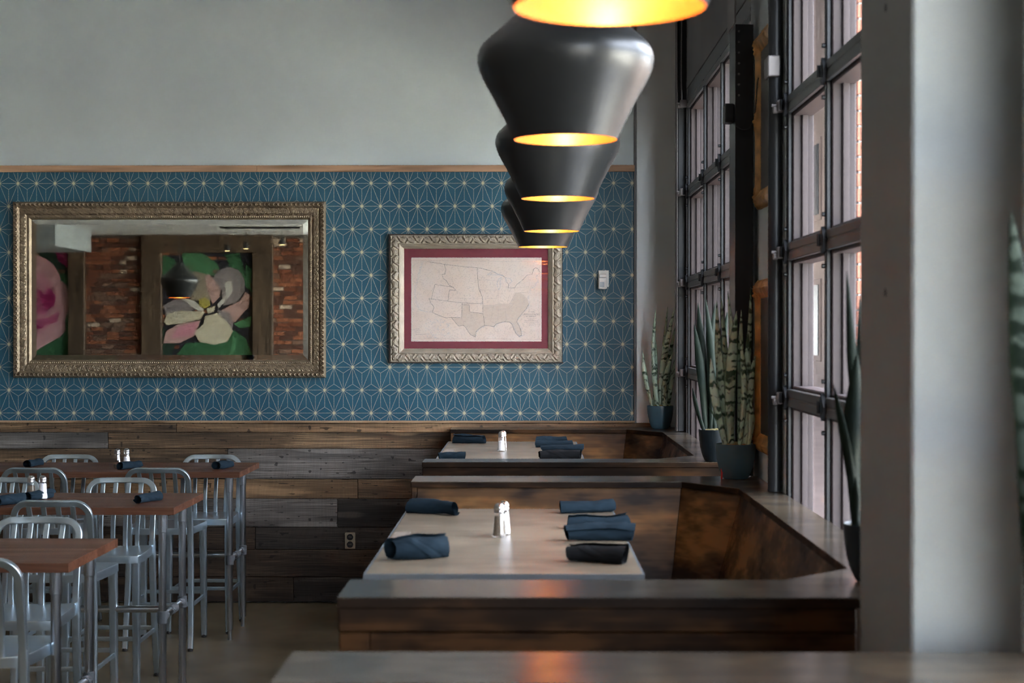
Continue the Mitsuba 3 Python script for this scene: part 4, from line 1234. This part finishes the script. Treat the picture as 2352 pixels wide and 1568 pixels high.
napkin('dark blue napkin roll left on the far booth table, half hidden by the ledge', -0.385, 6.12, Z1, 3, 0.14, 0.028, 13)
napkin('near black napkin roll on the far booth table, half hidden by the ledge', 0.178, 6.14, Z1, -2, 0.22, 0.030, 14, mt='cloth_black', group=None)
ZBt = ZB + 0.0002
NB = [('dark blue napkin roll at the right end of the farthest bar table', -1.735, 6.76, 68, 15), ('dark blue napkin roll right of the shakers on the farthest bar table', -2.27, 6.74, 60, 16), ('dark blue napkin roll at the left of the farthest bar table', -2.89, 6.86, 80, 17),
      ('dark blue napkin roll at the right end of the second bar table', -1.755, 5.42, 68, 18), ('dark blue napkin roll right of the shakers on the second bar table', -2.275, 5.50, 65, 19), ('dark blue napkin roll left of the shakers on the second bar table', -2.345, 5.34, 62, 20)]
for lab, x, y, rz, sd in NB:
    napkin(lab, x, y, ZBt, rz, 0.165, 0.026, sd, flap=sd != 16)


def shaker(label, x, y, z, fill, level, tilt=0):
    y = y * K
    t = thing('salt_shaker' if fill == 'salt' else 'pepper_shaker', label, 'shaker')
    at = T().translate([x, y, z])
    put(t, 'glass', lambda: lathe([(0.0005, 0.0), (0.0215, 0.0), (0.0225, 0.002), (0.0222, 0.012), (0.0165, 0.075), (0.0150, 0.082)], 14), 'glass', at=at, share='sh_glass', label='clear faceted glass')
    put(t, 'filling', lambda: lathe([(0.0005, 0.005), (0.0195, 0.005), (0.0198, 0.012), (0.0198 - 0.0056 * (level - 0.012) / 0.063, level), (0.0005, level)], 24), fill, smooth=40, at=at, share='sh_%s%.3f' % (fill, level), label=fill)
    put(t, 'cap', lambda: lathe([(0.0150, 0.080), (0.0172, 0.080), (0.0172, 0.089), (0.0160, 0.091), (0.0172, 0.093), (0.0168, 0.100), (0.0125, 0.108), (0.006, 0.1115), (0.0005, 0.112)], 28), 'chrome', smooth=40, at=at, share='sh_cap', label='chrome cap')


shaker('pepper shaker at the centre of the middle booth table, front of a touching pair', -0.087, 3.84, Z1, 'pepper', 0.068)
shaker('salt shaker at the centre of the middle booth table, back of a touching pair', -0.072, 3.885, Z1, 'salt', 0.066)
shaker('salt shaker at the centre of the far booth table', -0.138, 6.60, Z1, 'salt', 0.058)
shaker('pepper shaker on the far booth table, right behind the salt', -0.128, 6.648, Z1, 'pepper', 0.05)
shaker('nearly empty pepper shaker on the farthest bar table, left of the salt', -2.362, 6.78, ZBt, 'pepper', 0.02)
shaker('full salt shaker on the farthest bar table, right of the pepper', -2.312, 6.79, ZBt, 'salt', 0.062)
shaker('pepper shaker on the second bar table, left of the salt', -2.322, 5.50, ZBt, 'pepper', 0.064)
shaker('full salt shaker on the second bar table, right of the pepper', -2.255 - 0.012, 5.50, ZBt, 'salt', 0.074)

# ------------------------------------------------------------------ things seen only in the mirror: murals, track lights
KM = (2 * D_BACK - Y_REAR) / FOC
mx = lambda zx_: (zx_ / 2.904 - 1208) * KM
mz = lambda zy_: CAM_Z - (440 + zy_ / 2.904 - 762) * KM


def mural(label, x0, x1, zt, zb, fw, shapes, ground):
    t = thing('flower_mural', label, 'painting', 'flower murals opposite the mirror')
    y = Y_REAR + 0.02
    a, b, c, d = mx(x0), mx(x1), mz(zt), mz(zb)
    for bx_ in ((a - fw, b + fw, c, c + fw), (a - fw, b + fw, d - fw, d), (a - fw, a, d, c), (b, b + fw, d, c)):
        put(t, 'frame_board', box(bx_[0], bx_[1], Y_REAR, Y_REAR + 0.12, bx_[2], bx_[3], 0.01), 'oak_dark')
    put(t, 'canvas', plain_box(a, b, Y_REAR, y, d, c), ground)
    clip = Polygon([(a, d), (b, d), (b, c), (a, c)])
    for i, (name, m, pts) in enumerate(shapes):
        pl = Polygon([(mx(u), mz(v)) for u, v in pts]).buffer(0)
        pl = pl.buffer(0.02).buffer(-0.02).intersection(clip)
        if pl.is_empty:
            continue
        ms = []
        for g in getattr(pl, 'geoms', [pl]):
            v, f = extrude(g, 0, 0.001)
            ms.append((np.stack([v[:, 0], y + 0.0012 * i + v[:, 2], v[:, 1]], 1), f[:, ::-1]))
        put(t, name, cat(*ms), m)


mag = [('leaf', 'ink_leaf', [(1210, 410), (1350, 410), (1450, 480), (1480, 560), (1250, 560)]), ('leaf', 'ink_green', [(1090, 420), (1160, 450), (1240, 560), (1110, 640), (1085, 560)]),
       ('leaf', 'ink_green', [(1500, 420), (1600, 410), (1640, 560), (1690, 680), (1560, 560)]), ('leaf', 'ink_leaf', [(1640, 480), (1680, 520), (1670, 640), (1640, 600)]),
       ('leaf', 'ink_green', [(1560, 920), (1640, 980), (1700, 1130), (1400, 1130)]), ('leaf', 'ink_leaf', [(1560, 880), (1680, 830), (1670, 900), (1600, 910)]),
       ('leaf', 'ink_green', [(1170, 1100), (1240, 1010), (1420, 1000), (1560, 1020), (1540, 1130), (1170, 1130)]), ('leaf', 'ink_deep', [(1085, 900), (1180, 1000), (1130, 1130), (1085, 1130)]),
       ('stem', 'ink_leaf', [(1555, 955), (1585, 1000), (1560, 1080), (1520, 1100), (1545, 1040)]),
       ('petal', 'ink_taupe', [(1240, 560), (1300, 530), (1370, 550), (1420, 640), (1400, 740), (1280, 720), (1220, 660)]),
       ('petal', 'ink_mauve', [(1415, 590), (1450, 530), (1520, 500), (1590, 520), (1630, 580), (1635, 660), (1580, 740), (1490, 760), (1480, 660)]),
       ('petal', 'ink_mauve', [(1090, 760), (1160, 720), (1230, 720), (1320, 780), (1240, 800), (1110, 840)]), ('petal', 'ink_skin', [(1370, 560), (1400, 550), (1470, 640), (1470, 700), (1420, 750), (1380, 640)]),
       ('petal', 'ink_pale', [(1500, 620), (1520, 585), (1550, 600), (1555, 670), (1510, 720), (1460, 780), (1450, 750), (1510, 690)]),
       ('petal', 'ink_skin', [(1480, 790), (1600, 730), (1640, 670), (1670, 690), (1660, 770), (1570, 870), (1480, 830)]), ('petal', 'ink_mauve', [(1450, 790), (1530, 800), (1560, 870), (1540, 960), (1480, 880)]),
       ('petal', 'ink_pale', [(1215, 715), (1290, 720), (1370, 790), (1330, 800)]), ('petal', 'ink_cream', [(1095, 870), (1120, 815), (1200, 795), (1370, 800), (1340, 850), (1200, 880), (1110, 890)]),
       ('petal', 'ink_skin', [(1090, 1010), (1110, 930), (1200, 880), (1340, 860), (1300, 960), (1200, 1010)]), ('petal', 'ink_pink', [(1140, 980), (1190, 900), (1330, 865), (1290, 960)]),
       ('petal', 'ink_cream', [(1370, 830), (1450, 810), (1520, 870), (1555, 930), (1520, 1000), (1430, 1020), (1330, 1000), (1300, 940), (1360, 880)]),
       ('stamen', 'ink_yellow', [(1330, 720), (1365, 705), (1400, 725), (1405, 760), (1370, 780), (1335, 765)]), ('stamen', 'ink_cream', [(1380, 780), (1440, 760), (1430, 800), (1390, 815)])]
mural('painting of a white magnolia opposite, seen reflected in the mirror', 1085, 1690, 408, 1180, 0.33, mag, 'ink_night')
rose = [('leaf', 'ink_green', [(60, 420), (460, 560), (480, 800), (460, 1130), (60, 1130)]), ('leaf', 'ink_leaf', [(430, 960), (462, 860), (462, 1080)]), ('petal', 'ink_rose', [(240, 340), (325, 345), (280, 400)]), ('petal', 'ink_magenta', [(350, 350), (445, 370), (452, 510), (390, 460)]),
        ('petal', 'ink_rose', [(370, 350), (400, 360), (445, 430), (448, 480), (400, 410)]),
        ('petal', 'ink_blush', [(150, 420), (240, 420), (310, 450), (360, 490), (400, 560), (400, 590), (440, 620), (465, 700), (460, 780), (430, 860), (440, 920), (400, 970), (340, 1000), (290, 1030), (240, 1060), (100, 1060), (60, 700)]),
        ('petal', 'ink_pink', [(150, 540), (290, 540), (350, 620), (380, 700), (360, 780), (300, 850), (320, 900), (250, 960), (120, 900)]), ('petal', 'ink_rose', [(180, 640), (260, 600), (340, 660), (360, 740), (300, 820), (180, 800)]),
        ('petal', 'ink_magenta', [(250, 640), (300, 690), (330, 640), (375, 700), (360, 760), (310, 790), (280, 740)]), ('petal', 'ink_pink', [(200, 560), (280, 550), (325, 600), (300, 680), (240, 640)]), ('petal', 'ink_rose', [(160, 860), (330, 840), (400, 790), (380, 870), (280, 900)]), ('petal', 'ink_magenta', [(240, 890), (300, 900), (250, 920)])]
mural('painting of a pink rose opposite, seen reflected at the left of the mirror', -120, 462, 338, 1180, 0.27, rose, 'ink_deep')

t = thing('track_light', 'ceiling track with small spot heads, seen reflected in the mirror', 'track light')
yT = -2.4 * K
kT = (2 * D_BACK - yT) / FOC
tx = lambda u: (u - 1208) * kT
tz = lambda v: CAM_Z - (v - 762) * kT
put(t, 'track', box(tx(505), tx(690), yT - 0.015, yT + 0.015, Z_LOW - 0.03, Z_LOW, 0.003), 'black_metal')
for u, v in ((522, 570), (565, 565), (648, 556)):
    c = (tx(u), yT, tz(v))
    put(t, 'head_arm', cyl((c[0], yT, c[2] + 0.04), (c[0], yT, Z_LOW - 0.03), 0.007, 8), 'black_metal', smooth=40)
    hd = put(t, 'head', cat(move(lathe([(0.042, -0.04), (0.042, 0.03), (0.02, 0.06), (0.0005, 0.06)], 20), *c)), 'black_metal', smooth=40)
    put(hd, 'bulb', move(lathe([(0.0005, -0.036), (0.038, -0.034), (0.030, -0.02), (0.0005, -0.02)], 16), *c), 'salt', emit=(30, 20, 9))
